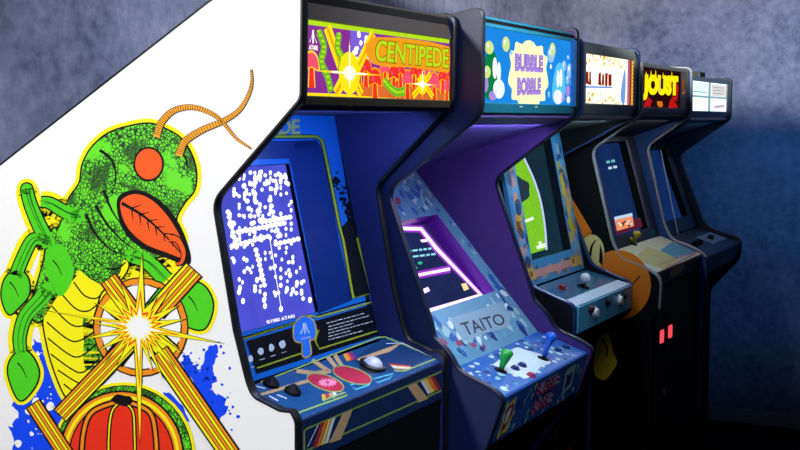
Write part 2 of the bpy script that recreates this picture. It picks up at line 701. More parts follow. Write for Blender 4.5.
    for s_ in (0, 1, 2, 3):
        t = s_ * 1.57 + .7
        A.stroke([(141, 327), (141 + 42 * math.cos(t), 327 + 44 * math.sin(t))], 22, INK)
        A.lay(10).stroke([(141, 327), (141 + 41 * math.cos(t), 327 + 43 * math.sin(t))], 18, GL if s_ in (1, 3) else YE).lay(9)

    def plank(p0, p1, w, n, k):
        p0, p1 = Vector(p0), Vector(p1)
        d = (p1 - p0).normalized()
        nn = Vector((-d.y, d.x))
        A.lay(k).stroke([p0 - d * 1.2, p1 + d * 1.2], w + 2.6, INK)
        for i in range(n):
            o = nn * ((i + .5) / n - .5) * w
            A.lay(k + 1).stroke([p0 + o, p1 + o], w / n * .74, OR if i % 2 == 0 else YE)
    plank((109, 279), (138, 318), 17, 5, 11)
    plank((194, 270), (157, 311), 20, 6, 11)
    plank((61, 415), (129, 344), 16, 6, 15)
    plank((34, 404), (72, 462), 15, 5, 17)
    plank((160, 352), (232, 456), 19, 6, 15)
    # red ribbed dome with a striped rim and leaves
    A.lay(10)
    rim = ell(122, 456, 63, 66, 0, 40)
    A.fill(ell(124, 456, 72, 74, 0, 40), YE)
    A.lay(11).fill(ell(124, 456, 69, 71, 0, 40), INK)
    A.lay(12).fill(ell(124, 456, 68, 70, 0, 40), G)
    A.lay(13).fill(rim, INK)
    A.lay(14).fill(ell(122, 456, 61, 64, 0, 40), OR)
    A.lay(15).stroke(ell(122, 456, 56.5, 59.5, 0, 40), 3.2, YE, True)
    A.fill(ell(122, 456, 53, 56, 0, 40), INK)
    A.lay(16).fill(ell(122, 456, 51.5, 54.5, 0, 40), RE)
    A.lay(17)
    for x0, x1, w in ((-6, -40, 4.5), (-2, -13, 2), (4, 14, 2), (8, 36, 4.5)):
        c = catmull([(122 + x0, 402), (122 + (x0 + x1 * .8) / 1.3, 412), (122 + x1 * .95, 434), (122 + x1, 470)])
        A.lay(17).stroke(c, w + 2.4, INK)
        A.lay(18).stroke(c, w * .7, OR if w > 3 else YE)
    A.lay(19).fill(rough(ell(123, 400, 11, 5.5, .15, 14), .8, 4, 1), INK)
    # two ribbed tendrils
    A.lay(12)
    for pts, w in ((R2((183, 248), (200, 200), (240, 162), (300, 152), (360, 172), (400, 205), (440, 252), (488, 285)), (7, 1.6)),
                   (R2((255, 308), (275, 262), (330, 225), (400, 195), (450, 160), (480, 110), (490, 70), (488, 30)), (7.5, 1.6))):
        c = catmull(pts, False, 8)
        A.lay(12).stroke(c, (w[0] + 1.2, w[1] + .6), INK)
        A.lay(13).stroke(c, w, pm('print_amber', (246, 166, 40), .5, .3, .05))
        for i in range(2, len(c) - 1, 1):
            p, d = Vector(c[i]), (Vector(c[i + 1]) - Vector(c[i - 1])).normalized()
            nn = Vector((-d.y, d.x))
            ww = (w[0] + (w[1] - w[0]) * i / len(c)) * .5
            A.lay(14).stroke([p - nn * ww, p + nn * ww], .6, INK)
    # curling petal end to the right of the pod
    cu = catmull([(170, 238), (178, 240), (184, 252), (182, 262), (176, 264)])
    A.lay(12).stroke(cu, (9, 4), INK)
    A.lay(13).stroke(cu, (6.4, 2), RO)

    # sunburst
    def burst(tips, rin, sc=1.0):
        tips = sorted(tips, key=lambda t: math.atan2(t[1], t[0]))
        o = []
        for i, t in enumerate(tips):
            n = tips[(i + 1) % len(tips)]
            o.append((140 + t[0] * sc, 327 + t[1] * sc))
            a0 = math.atan2(t[1], t[0])
            a1 = math.atan2(n[1], n[0])
            if a1 < a0:
                a1 += 2 * math.pi
            am = (a0 + a1) / 2
            o.append((140 + rin * math.cos(am), 327 + rin * math.sin(am)))
        return o
    tips = [(82, 16), (3, -74), (-93, -17), (1, 117), (30, -36), (-34, -38), (-42, 24), (36, 40)]
    tips += [(46, -8), (18, -30), (-18, -44), (-46, -4), (-22, 38), (14, 44), (-56, 12), (44, 26), (40, -22), (-44, -24), (-34, 36), (24, 52)]
    A.lay(20).fill(burst([(x * 1.05, y * 1.03) for x, y in tips], 21), INK)
    A.lay(21).fill(burst(tips, 18.5, .97), YE)
    A.lay(22).fill(burst(tips, 14.5, .52), RE)
    A.lay(23).fill(burst(tips, 12, .42), YE)
    A.lay(24).fill(burst(tips, 9.5, .3), WP)
    A.build('side_art', left)['label'] = 'abstract green, yellow and orange print on the white side'

    # ---- marquee
    zt_, zb = 1.735, 1.592
    X = -1.158
    glow = 1.25
    PU = em('lit_purple', (140, 50, 150), 1.0)
    YL = em('lit_yellow', (244, 214, 20), glow)
    LG = em('lit_lime', (176, 216, 30), 1.15)
    OG = em('lit_orange', (250, 150, 20), 1.2)
    RD = em('lit_red', (235, 50, 40), 1.1)
    PK = em('lit_pink', (240, 80, 110), 1.1)
    GR = em('lit_green', (110, 190, 40), 1.0)
    WH = em('lit_white', (255, 252, 235), 1.5)
    mb = MB()
    mb.box((X - .03, a, zb), (X, b, zt_), PU)
    mq = mb.build('marquee', root)
    mp = Plane((X, a, zb), (0, 1, 0), (0, 0, 1))
    w, h = b - a, zt_ - zb

    class UV:           # sheet 1000 x 230 on the marquee, mapped straight onto its plane
        def __init__(s, pl, w, h, W, H):
            s.pl, s.w, s.h, s.W, s.H = pl, w, h, W, H

        def hit(s, x, y, hh=0):
            return s.pl.P(x / s.W * s.w, (1 - y / s.H) * s.h)
        @property
        def n(s):
            return s.pl.n
    global UVSheet
    UVSheet = UV
    M = Art(UV(mp, w, h, 1000, 260), .0004, .0002)
    M.fill([(0, 0), (1000, 0), (1000, 22), (0, 22)], LG)
    M.fill([(0, 246), (1000, 246), (1000, 260), (0, 260)], YL)
    M.fill([(270, 22), (430, 22), (420, 130), (280, 140)], em('lit_violet', (120, 90, 200), 1.2))
    rr = random.Random(3)
    M.lay(1)
    for k in range(22):
        M.fill(rough(ell(rr.uniform(285, 420), rr.uniform(30, 125), rr.uniform(4, 14), n=7), 2, k, 1), WH)
    M.fill(catmull([(390, 160), (500, 140), (620, 160), (720, 140), (860, 160), (1000, 140), (1000, 250), (300, 250)], False), em('lit_magenta', (225, 110, 50), 1.0))
    # toadstools
    M.lay(2)
    rr = random.Random(5)
    stools = [(40, 150, 44), (370, 150, 38), (430, 190, 46), (500, 150, 34), (560, 165, 40), (610, 150, 34), (660, 185, 44), (710, 150, 34), (760, 160, 36), (870, 190, 50), (940, 160, 38), (985, 150, 40), (975, 205, 40), (590, 215, 30), (330, 165, 26), (820, 150, 28)]
    for i, (x, y, r) in enumerate(stools):
        c = RD if i % 3 else PK
        M.lay(2).fill(catmull([(x - r * 1.05, y + r * .5), (x - r * .8, y - r * .6), (x, y - r), (x + r * .8, y - r * .6), (x + r * 1.05, y + r * .5), (x, y + r * .3)], True, 5), YL if i % 4 == 0 else OG)
        M.lay(3).fill(catmull([(x - r * .9, y + r * .42), (x - r * .7, y - r * .5), (x, y - r * .85), (x + r * .7, y - r * .5), (x + r * .9, y + r * .42), (x, y + r * .2)], True, 5), c)
        M.fill([(x - r * .3, y + r * .3), (x + r * .3, y + r * .3), (x + r * .42, y + r * 1.8), (x - r * .42, y + r * 1.8)], RD)
        M.stroke([(x - r * .42, y + r * 1.8), (x - r * .3, y + r * .3)], 5, YL)
        M.stroke([(x + r * .42, y + r * 1.8), (x + r * .3, y + r * .3)], 5, YL)
        M.lay(4).fill(ell(x - r * .3, y - r * .1, r * .2), PK)
    # beams and vines
    M.lay(4)
    for p, q_, ww in (((130, 22), (235, 190), 46), ((420, 22), (300, 170), 40), ((180, 246), (265, 150), 44), ((340, 246), (290, 190), 34), ((700, 246), (770, 200), 26), ((860, 246), (800, 200), 26), ((840, 150), (790, 190), 26)):
        M.lay(4).stroke([p, q_], ww, YL)
        M.lay(5).stroke([p, q_], ww * .25, OG)
    for pts in ([(80, 40), (110, 90), (95, 140), (130, 190), (150, 240)], [(200, 40), (190, 90), (215, 120), (205, 170)], [(490, 190), (530, 215), (580, 232), (640, 225)]):
        c = catmull(pts, False, 6)
        M.lay(6).stroke(c, 34, GR)
        for i in range(0, len(c) - 1, 2):
            M.lay(7).fill(ell(c[i][0], c[i][1], 10, 5), LG)
    # shining bursts
    for cx, cy, L, Hh in ((262, 172, 220, 120), (772, 196, 130, 66)):
        o, o2 = [], []
        for i in range(32):
            t = math.pi * i / 16
            big = i % 8 == 0
            r = (1.0 if big else (.5 if i % 2 == 0 else .26))
            o.append((cx + math.cos(t) * r * (L if big else L * .62), cy + math.sin(t) * r * (Hh if big else Hh)))
            o2.append((cx + math.cos(t) * r * L * .42, cy + math.sin(t) * r * Hh * .5))
        M.lay(8).fill(ell(cx, cy, L * .3, Hh * .62), YL)
        M.fill(o, YL)
        M.lay(9).fill(o2, WH)
        M.fill(ell(cx, cy, L * .1, Hh * .2), WH)
        M.stroke([(cx - L * .5, cy), (cx + L * .5, cy)], 5, WH)
        M.stroke([(cx, cy - Hh * .8), (cx, cy + Hh * .3)], 6, WH)
    # lettering
    M.lay(8)
    M.fill(catmull([(420, 36), (996, 36), (996, 132), (930, 142), (700, 134), (410, 132)], True, 3), em('lit_ochre', (240, 160, 30), 1.05))
    M.lay(10).text('CENTIPEDE', [(432, 40), (990, 42), (990, 128), (420, 126)], em('lit_brown_edge', (170, 100, 20), 1.0), .05)
    M.lay(11).text('CENTIPEDE', [(438, 44), (984, 46), (984, 124), (426, 122)], LG, .02)
    # maker's three-pronged emblem
    M.lay(4)
    ex = 22
    M.fill([(24 + ex, 38), (31 + ex, 38), (31 + ex, 82), (24 + ex, 82)], WH)
    M.fill(catmull([(20 + ex, 38), (19 + ex, 60), (8 + ex, 76)], False) + catmull([(8 + ex, 82), (15 + ex, 70), (21 + ex, 60)], False), WH)
    M.fill(catmull([(35 + ex, 38), (36 + ex, 60), (47 + ex, 76)], False) + catmull([(47 + ex, 82), (40 + ex, 70), (34 + ex, 60)], False), WH)
    M.text('ATARI', [(4 + ex, 88), (52 + ex, 88), (52 + ex, 104), (4 + ex, 104)], WH, .02)
    M.build('marquee_art', mq)
    brown = pm('dark_brown_trim', (52, 42, 38), .4, .5, .1)
    mb = MB()
    slab((-1.152, zt_ - .002), (-1.165, 1.784), a, b, .02, brown, mb)
    mb.build('head_trim', root)
    mb = MB()
    slab((-1.156, 1.577), (-1.154, zb + .002), a, b, .02, pm('olive_dark_trim', (40, 36, 22), .4, .5), mb)
    mb.build('marquee_retainer', root, bevel=.002)
    mb = MB()
    slab((-1.462, 1.572), (-1.175, 1.580), a, b, -.012, blue_in, mb)
    sp = mb.build('speaker_panel', root)
    mb = MB()
    mb.box((-1.46, b - .16, 1.03), (-1.30, b, 1.575), BLACKM) if False else None

    # ---- screen surround
    p1, p2 = (-1.3405, 1.030), (-1.462, 1.569)
    bp = face_plane(p1, p2, a)
    W = b - a
    H = (Vector(p2) - Vector(p1)).length
    bl_b = pm('bezel_blue', (20, 104, 200), .35, .5, .06)
    u1 = bp.uv(289, 168)
    u2 = bp.uv(318, 312)
    inner = [(.03, u2[1]), (u2[0] + .004, u2[1]), (u1[0] + .004, u1[1] + .01), (.03, u1[1] + .01)]
    fr = frame(bp, W, H, inner, .03, bl_b, BLACKM)
    bz = fr.build('bezel', root)
    NV = pm('bezel_navy', (10, 42, 110), .3, .5, .08)
    LI = pm('bezel_olive', (150, 160, 40), .5, .3)
    TN = pm('bezel_tan', (190, 160, 90), .5, .3)
    BB = pm('bezel_near_black', (8, 10, 18), .4, .4)
    PW = pm('print_pale', (200, 205, 215), .5, .3)
    B = Art(bp, .0004, .00015)
    Z2, Z3 = zt(210, 100, 3.2158), zt(220, 240, 3.461)
    # black side margin and navy window round the tube
    e0, e1 = bp.P(W * .0, 0), None
    B.fill([(334.5, 113), (340, 113), (361, 225), (376, 335), (371, 330), (355, 240)], BB)
    B.lay(0)
    B.fill([(289, 160), (296, 142), (316, 140), (322, 148), (339, 240), (352, 300), (318, 314), (317, 300), (304, 232), (292, 170)], NV)
    B.fill([(229, 142), (318, 140), (318, 158), (229, 160)], NV)
    B.lay(1)
    B.fill([(343, 240), (352, 298), (371, 294), (357, 236), (352, 215), (341, 228)], BB)
    B.fill([(246, 341), (377, 303), (383, 334), (256, 374)], BB)
    B.lay(2)
    s = [(225, 137), (316, 136.5), (322, 141), (327, 165), (339, 225), (343, 240), (353, 298), (371, 293.5), (357, 238)]
    B.stroke(s, 4.2, INK).lay(3).stroke(s, 2.4, LI)
    B.lay(2).stroke([(240, 338), (300, 320.5), (377, 298)], 1.2, INK)
    B.lay(3).stroke([(243, 339), (298, 322), (304, 316), (312, 316), (318, 317), (376, 301), (380, 330), (319, 349), (315, 341), (318, 330)], 1.7, LI)
    B.stroke([(243, 339), (297, 322), (294, 336), (302, 343), (302, 353), (257, 368)], 1.7, LI)
    # toadstool emblem with the maker's mark
    LB = pm('bezel_light_blue', (40, 120, 235), .4, .4)
    ms = catmull([(295, 340), (294, 328), (299, 319), (306, 317), (313, 322), (315, 332), (313, 339), (309, 340), (310, 354), (303, 356), (302, 343)], True, 4)
    B.lay(3).stroke(ms, 3, TN, True)
    B.lay(4).fill(ms, LB)
    B.lay(5)
    B.stroke([(304, 323), (304.6, 334)], 1.2, PW)
    B.stroke(catmull([(303, 323), (302.6, 329), (300, 334)]), (1, 1.4), PW)
    B.stroke(catmull([(305.3, 323), (306.5, 329), (309, 333)]), (1, 1.4), PW)
    B.text('ATARI', [(300.5, 338), (310, 335.5), (310.5, 338), (301, 340.5)], PW)
    # little picture row and the lines of instructions
    rr = random.Random(9)
    for (x, y) in ((250, 359), (260.5, 351), (271, 347.5), (282, 344)):
        B.fill(rough(ell(x, y, 3, 4, .2, 7), .8, int(x), 1), PW)
        B.stroke([(x - 1, y + 9), (x + 4, y + 7.6)], .7, PW)
    for i in range(6):
        x0, y0 = 326 + (2 if i else 0), 323.5 + i * 3.3
        L = (36, 40, 24, 42, 22, 30)[i]
        x = 0
        while x < L:
            l = rr.uniform(2, 5)
            B.stroke([(x0 + x, y0 - x * .27), (x0 + x + l, y0 - (x + l) * .27)], .75, PW)
            x += l + 1
    # spatter on the right margin
    for k in range(120):
        t = rr.random() ** .7
        x = 334 + t * 22 + rr.gauss(0, 3.4)
        y = 176 + t * 50 + rr.gauss(0, 4)
        B.lay(1).fill(rough(ell(x, y, rr.uniform(.5, 1.9), n=6), .4, k, 1), BB)
    # title fragment on the top margin
    B.lay(2).text('CENTIPEDE', [(214, 120), (300, 119), (300, 134.5), (210, 136)], TN, .03)
    B.lay(3).text('CENTIPEDE', [(216, 121.5), (298, 120.5), (298, 133.5), (212, 135)], pm('bezel_sage', (150, 170, 120), .5, .3))
    B.build('bezel_art', bz)
    # ---- screen
    def tube(name, col, c2, st, sc):
        m = em(name, col, st, .25, sc)
        return m
    SC = tube('tube_blue', (78, 84, 212), 0, 1.0, 14)
    sg = screen_glass(bp, inner, .012, SC, bulge=.004).build('screen', root, smooth=True)
    spl = Plane(bp.P(0, 0, -.0045), bp.u, bp.v)
    SA = Art(spl, .0, .0003)
    SW = em('tube_white', (250, 250, 255), 1.3)
    rr = random.Random(21)
    # mushroom field: columns of dots, dense at the top
    for k in range(210):
        t = rr.random() ** 1.5
        y = 172 + t * 128
        xl = 222 + max(0, (y - 200)) * .17
        xr = 286 + (y - 170) * .17
        x = rr.uniform(max(xl, 222 + (200 - y) * .9 if y < 200 else xl), xr)
        if rr.random() < .5:
            x = round(x / 5.2) * 5.2
        SA.fill(ell(x, y, rr.uniform(1.2, 2.0), rr.uniform(1.8, 2.7), n=9), SW)
    for (x, y, n, dx, dy) in ((244, 186, 7, 1.6, 7.5), (252, 184, 5, 2, 9), (270, 200, 7, 1.4, 6), (238, 232, 12, 4.2, -.8), (232, 246, 9, 4.5, -1.2), (262, 222, 8, 4, -.7), (228, 212, 8, 1.2, 5), (256, 250, 8, 1.2, 5), (276, 244, 6, 4.4, -1)):
        for i in range(n):
            SA.fill(ell(x + dx * i, y + dy * i, 2.5, 2.6, n=9), SW)
    for (x, y) in ((239, 292), (243, 301), (264, 300), (265, 306), (257, 280), (255, 290), (287, 289), (293, 290), (297, 283), (290, 275), (310, 300), (281, 309), (240, 288)):
        SA.fill(ell(x, y, 2, 3.2, n=9), SW)
    SA.stroke([(270, 240), (281, 307)], .7, SW)
    SA.text('\u00a91980 ATARI', [(266, 320.5), (294, 314), (295, 317.5), (267, 324)], SW, .02)
    SA.build('screen_image', sg)

    # ---- control panel
    cf, cb = (-1.178, .990), (-1.306, 1.038)
    cpB = pm('panel_blue', (20, 68, 116), .3, .5, .1)
    mb = slab(cf, cb, a, b, .018, cpB)
    cp = mb.build('control_panel', root, bevel=.003)
    cpl = face_plane(cf, cb, a)
    C = Art(cpl, .0004, .00012)
    Z4 = zt(240, 330, 3.636)
    TN2 = pm('panel_tan', (176, 142, 100), .5, .3)
    NV2 = pm('panel_navy', (16, 40, 86), .35, .4)
    LM = pm('panel_lime', (130, 155, 80), .45, .3)
    CY = pm('panel_cyan', (80, 170, 190), .45, .3)
    RD2 = pm('panel_red', (170, 24, 54), .45, .4)
    YE2 = pm('panel_yellow', (200, 150, 40), .5, .3)
    DB = pm('panel_deep_blue', (14, 50, 92), .35, .4)
    C.fill(Z4((400, 110), (520, 30), (700, 95), (590, 150), (470, 150)), DB)
    C.lay(1)
    C.fill(Z4((75, 230), (250, 178), (255, 190), (80, 240)), TN2)
    C.fill(Z4((425, 105), (590, 46), (545, 80), (430, 112)), TN2)
    for (x0, y0, x1, y1) in ((250, 160, 330, 150), (262, 110, 322, 150), (318, 98, 352, 140), (345, 92, 372, 135), (205, 150, 300, 160)):
        C.stroke(Z4((x0, y0), (x1, y1)), 4, TN2)
    for i, m_ in enumerate((YE2, pm('panel_orange', (230, 110, 30), .5, .3), RD2, pm('panel_purple', (110, 40, 120), .5, .3))):
        C.fill(Z4((374 + i * 9, 88 - i * 2), (383 + i * 9, 86 - i * 2), (396 + i * 9, 112 - i * 2), (387 + i * 9, 114 - i * 2)), m_)
        C.fill(Z4((296 + i * 13, 236 - i * 3), (309 + i * 13, 233 - i * 3), (322 + i * 10, 250 - i * 3), (300 + i * 13, 258 - i * 3)), (YE2, RD2, TN2, PW)[i])
        C.fill(Z4((540 + i * 5, 122 + i * 5), (620, 130 + i * 4), (620, 134 + i * 4), (545 + i * 5, 127 + i * 5)), (RD2, YE2, PW, TN2)[i])
    for cx, cy, rx, ry in ((310, 192, 62, 30), (408, 165, 66, 30)):
        p = [(240 + (cx + rx * math.cos(t * .2244) - (ry * .5) * math.sin(t * .2244) * -1.2) / 3.636, 330 + (cy + ry * math.sin(t * .2244) + rx * .16 * math.cos(t * .2244)) / 3.636) for t in range(28)]
        C.lay(2).stroke(p, 2.4, LM, True)
        C.lay(3).fill(p, RD2)
    for i in range(14):
        t = i * math.pi / 7
        c0 = (240 + 318 / 3.636, 330 + 192 / 3.636)
        C.lay(4).stroke([(c0[0] + 2 * math.cos(t), c0[1] + 1.1 * math.sin(t)), (c0[0] + 9 * math.cos(t), c0[1] + 4.4 * math.sin(t))], 1.2, pm('panel_pink', (230, 130, 160), .5, .3))
    C.lay(2)
    C.stroke(Z4((75, 190), (500, 28), (528, 26), (718, 95), (712, 105), (598, 150), (560, 148)), 1.4, LM)
    C.stroke(Z4((205, 304), (390, 238), (380, 228), (300, 258)), 1.8, LM)
    for s in (((400, 200), (420, 218), (470, 200), (480, 186), (455, 192)), ((485, 178), (500, 192), (545, 176), (556, 160), (530, 166))):
        C.stroke(Z4(*s), 1.3, CY, True)
    C.stroke(Z4((530, 50), (590, 48), (700, 92)), .7, PW)
    for s in (((60, 205), (92, 214)), ((105, 240), (138, 258)), ((135, 236), (170, 250))):
        C.stroke(Z4(*s), 1.0, PW)
    # trackball collar
    tb = Z4((480, 132))[0]
    C.lay(3).fill(ell(tb[0], tb[1], 13, 7.2, .12), BB)
    C.build('panel_art', cp)
    c3 = cpl.hit(tb[0] + .5, tb[1] - .5)
    mb = MB()
    mb.lathe(c3, cpl.n, [(0, .03), (.004, .031), (.007, .027)], BLACK, 28)
    ringo = mb.build('trackball_collar', root, smooth=True)
    mb = MB()
    rs = .0245
    mb.lathe(c3 - cpl.n * .004, cpl.n, [(rs * math.sin(i * math.pi / 16), max(.0006, rs * math.cos(i * math.pi / 16))) for i in range(9)], pm('ivory_ball', (190, 190, 205), .2, .5), 28)
    mb.build('trackball', root, smooth=True)
    for (x, y) in Z4((112, 200), (190, 228)):
        c = cpl.hit(x, y)
        mb = MB()
        mb.lathe(c, cpl.n, [(0, .017), (.006, .017), (.016, .006), (.018, .004)], BLACKM, 18)
        mb.build('start_button', root, smooth=False)
    # ---- apron under the panel
    f1, f2 = (-1.175, .900), (-1.175, .989)
    ap = slab(f1, f2, a, b, .018, pm('apron_navy', (18, 36, 70), .4, .4)).build('apron', root, bevel=.003)
    apl = face_plane(f1, f2, a)
    E_ = Art(apl, .0004, .00012)
    fr_ = Z4((233, 440), (233, 366), (240, 360), (738, 148), (744, 152), (744, 210), (738, 217), (238, 440))
    E_.stroke(fr_, 1.9, pm('apron_lime', (112, 132, 66), .5, .3), True)
    E_.lay(1)
    E_.fill(Z4((372, 306), (410, 288), (366, 398), (322, 412)), TN2)
    E_.fill(Z4((608, 206), (640, 192), (684, 250), (650, 264)), TN2)
    cols = (pm('apron_red', (150, 40, 40), .5, .3), pm('apron_orange', (210, 110, 40), .5, .3), pm('apron_yellow', (220, 180, 70), .5, .3), pm('apron_pale', (200, 200, 200), .5, .3))
    for i in range(4):
        x = 292 + i * 14
        E_.fill(Z4((x, 340 - i * 6), (x + 12, 334 - i * 6), (x - 28 + 12, 424 - i * 5), (x - 28, 430 - i * 5)), cols[i])
        x = 656 + i * 12
        E_.fill(Z4((x, 186 - i * 5), (x + 11, 181 - i * 5), (x + 38, 228 - i * 5), (x + 27, 233 - i * 5)), cols[3 - i])
    E_.stroke(Z4((245, 425), (283, 345)), .8, cols[3])
    E_.build('apron_art', ap)
    mb = slab((-1.245, .70), (-1.180, .78), a, b, .012, BLACKM)
    slab((-1.180, .78), (-1.177, .900), a, b, .012, BLACKM, mb)
    mb.build('apron_underside', root)
    coin_door(root, -1.245, (a + b) / 2, .45, .36, .40, pm('dull_red', (90, 12, 12), .4, .4), BLACK)
    return root


build_first()


# ================================================================== second cabinet: blue, sloped screen, two joysticks
def joystick(root, base, axis, h, m, prof):
    axis = Vector(axis).normalized()
    mb = MB()
    mb.lathe(base, axis, [(0, .016), (.003, .016), (.004, .006), (h * .3, .005)], BLACKM, 16)
    j = mb.build('joystick', root)
    g = MB()
    g.lathe(Vector(base) + axis * h * .0, axis, [(a * h, r) for a, r in prof], m, 18)
    g.build('joystick_grip', j, smooth=True)
    return j


def build_second():
    Y0, Y1 = 2.522, 3.20
    a, b = Y0 + 0.02, Y1 - 0.02
    LIM[:] = [a, b]
    root = empty('arcade_cabinet', (-1.5, (Y0 + Y1) / 2, 0),
                 'arcade cabinet with lit blue bubble marquee and green and blue joysticks, second in the row', 'arcade cabinet', GROUP)
    Q = lambda x, y: q(x, y, Y0)
    prof = [(-1.98, 0), (-1.20, 0), (-1.20, .60), (-1.075, .785), Q(503, 399), Q(490, 389), Q(458, 372), Q(447, 352), Q(432, 337), Q(430, 325),
            Q(386, 191), (-1.092, 1.562), (-1.092, 1.802), (-1.168, 1.790), (-1.40, 1.72), (-1.98, 1.40)]
    prof = rnd(prof, {3: .02, 4: .025, 5: .03, 6: .02, 7: .02, 8: .02, 9: .03, 10: .03, 11: .03, 12: .02, 13: .02, 14: .1, 15: .02})
    blue_out = pm('blue_laminate', (22, 32, 72), .4, .5, .06)
    purple = pm('purple_side', (74, 50, 118), .5, .3, .1, 50)
    edge = pm('dark_blue_trim', (16, 22, 44), .35, .5)
    side_panel(root, prof, Y0, a, blue_out, purple, edge, True)
    side_panel(root, prof, b, Y1, blue_out, purple, edge, False)
    carcass(root, prof, [(-1.10, 1.790), (-1.168, 1.786), (-1.40, 1.718), (-1.978, 1.40)], a, b, (-1.215, .62), BLACKM)
    slab((-1.215, .61), (-1.080, .785), a, b, .012, BLACKM).build('apron_underside', root)
    # ---- marquee
    X, zb, ztp = -1.096, 1.587, 1.767
    SKY = em('lit_sky_blue', (30, 140, 232), 1.0, .06, 14)
    mb = MB()
    mb.box((X - .03, a, zb), (X, b, ztp), SKY)
    mq = mb.build('marquee', root)
    M = Art(UVSheet(Plane((X, a, zb), (0, 1, 0), (0, 0, 1)), b - a, ztp - zb, 1000, 300), .0004, .0002)
    CR = em('lit_cream', (250, 250, 190), 1.15, .05)
    LV = em('lit_lavender', (176, 140, 230), 1.0, .1)
    VI = em('lit_deep_lavender', (120, 90, 200), 1.0, .1)
    PB = em('lit_pale_blue', (150, 205, 250), 1.0, .05)
    PW_ = em('lit_bubble_white', (235, 245, 255), 1.1, .05)
    GN = em('lit_dark_green', (10, 130, 70), 1.0, .1)
    YG = em('lit_yellow_green', (215, 235, 140), 1.0, .05)
    AQ = em('lit_aqua', (90, 200, 250), 1.0, .05)
    # scalloped cloud
    cl = []
    for i in range(60):
        t = 2 * math.pi * i / 60
        r = 1 + .07 * math.sin(t * 11)
        cl.append((458 + 205 * r * math.copysign(abs(math.cos(t)) ** .7, math.cos(t)), 172 + 132 * r * math.copysign(abs(math.sin(t)) ** .7, math.sin(t))))
    M.fill(cl, CR)
    for dx, dy, m, k, bo in ((0, 0, VI, 1, .07), (0, 0, LV, 2, .03)):
        M.lay(k)
        M.text('BUBBLE', [(305, 92), (612, 86), (612, 160), (305, 166)], m, bo)
        M.text('BOBBLE', [(330, 188), (590, 180), (590, 254), (330, 264)], m, bo)
    # round plants: plain rounded blobs and bubbles left and right
    M.lay(1)
    M.fill(catmull([(20, 268), (8, 200), (20, 130), (70, 92), (120, 110), (150, 170), (140, 240), (90, 285)], True), GN)
    M.fill(catmull([(720, 260), (730, 190), (770, 120), (830, 110), (870, 160), (880, 230), (850, 280), (770, 290)], True), AQ)
    M.lay(2)
    for x, y, rx, ry in ((110, 160, 22, 42), (148, 175, 20, 40), (150, 240, 55, 38), (790, 180, 20, 38), (825, 175, 18, 40), (790, 260, 55, 32)):
        M.fill(ell(x, y, rx, ry), PW_)
    for x, y, rx, ry in ((90, 268, 34, 18), (20, 225, 30, 32), (850, 262, 26, 16), (910, 230, 28, 24)):
        M.fill(ell(x, y, rx, ry), LV)
    for x, y, rx, ry, m in ((215, 62, 36, 30, YG), (36, 178, 34, 24, YG), (56, 84, 40, 26, YG), (700, 80, 42, 34, PB), (718, 58, 34, 32, YG), (860, 120, 26, 24, PB), (930, 140, 34, 34, PB), (960, 190, 20, 26, PB), (268, 92, 12, 12, PB), (910, 80, 14, 10, PB), (905, 180, 20, 22, PB), (920, 270, 22, 16, PW_), (680, 250, 12, 14, PB), (700, 130, 12, 10, PW_)):
        M.lay(3).fill(ell(x, y, rx, ry), m)
        M.lay(4).fill(ell(x - rx * .3, y - ry * .3, rx * .3, ry * .3), PW_)
    M.build('marquee_art', mq)
    teal = pm('teal_trim', (24, 104, 128), .4, .5)
    mb = MB()
    slab((-1.094, ztp - .003), (-1.108, 1.790), a, b, .02, teal, mb)
    mb.build('head_trim', root, bevel=.002)
    mb = MB()
    slab((-1.100, 1.566), (-1.094, zb + .003), a, b, .02, teal, mb)
    mb.build('marquee_retainer', root, bevel=.002)
    mb = MB()
    mb.box((X, b - .035, zb), (X + .006, b, ztp), pm('blue_trim_strip', (30, 110, 190), .4, .5))
    mb.build('marquee_end_strip', root)
    # ---- speaker panel (underside of the head)
    sp = slab((-1.60, 1.414), (-1.11, 1.568), a, b, -.012, pm('purple_panel', (92, 74, 150), .45, .4, .08)).build('speaker_panel', root)
    pls = Plane((-1.60, a, 1.414), (0, 1, 0), (.49, 0, .154))
    nn = -Vector((-.154, 0, .49)).normalized()
    for k in range(2):
        g = MB()
        yc = a + (b - a) * (.25 + .5 * k)
        for i in range(5):
            for j in range(5):
                if (i - 2) ** 2 + (j - 2) ** 2 < 6:
                    c = Vector((-1.36 + (i - 2) * .022, yc + (j - 2) * .022, 1.414 + (.24 + (i - 2) * .022) * .154 / .49)) + nn * .0005
                    g.lathe(c, nn, [(0, .006), (.0008, .006)], BLACKM, 10)
        g.build('speaker_grille', sp)
    # ---- sloped screen surround with printed art
    p1, p2 = (-1.196, .950), (-1.595, 1.412)
    bp = face_plane(p1, p2, a)
    W, H = b - a, (Vector(p2) - Vector(p1)).length
    ART = pm('bezel_teal_print', (92, 144, 170), .4, .4, .2, 18)
    PURP = pm('screen_surround_purple', (112, 40, 170), .35, .5, .1)
    r1, r2 = bp.uv(428, 216), bp.uv(495, 291)
    lf = W - r2[0]
    inner = [(lf, r2[1]), (r2[0], r2[1]), (r2[0], r1[1]), (lf, r1[1])]
    bz = frame(bp, W, H, inner, .05, ART, PURP).build('bezel', root)
    B = Art(UVSheet(bp, W, H, 1000, 1000), .0004, .00012)
    rr = random.Random(4)
    tones = [pm('print_aqua', (90, 160, 180), .4, .4), pm('print_mid_blue', (40, 90, 160), .4, .4), pm('print_pale_teal', (150, 190, 190), .4, .4), pm('print_dark_blue', (20, 50, 110), .4, .4), pm('print_white_teal', (200, 220, 220), .4, .4), pm('print_magenta', (150, 50, 90), .4, .4)]
    iu = [p[0] / W * 1000 for p in inner]
    iv = [1000 - p[1] / H * 1000 for p in inner]
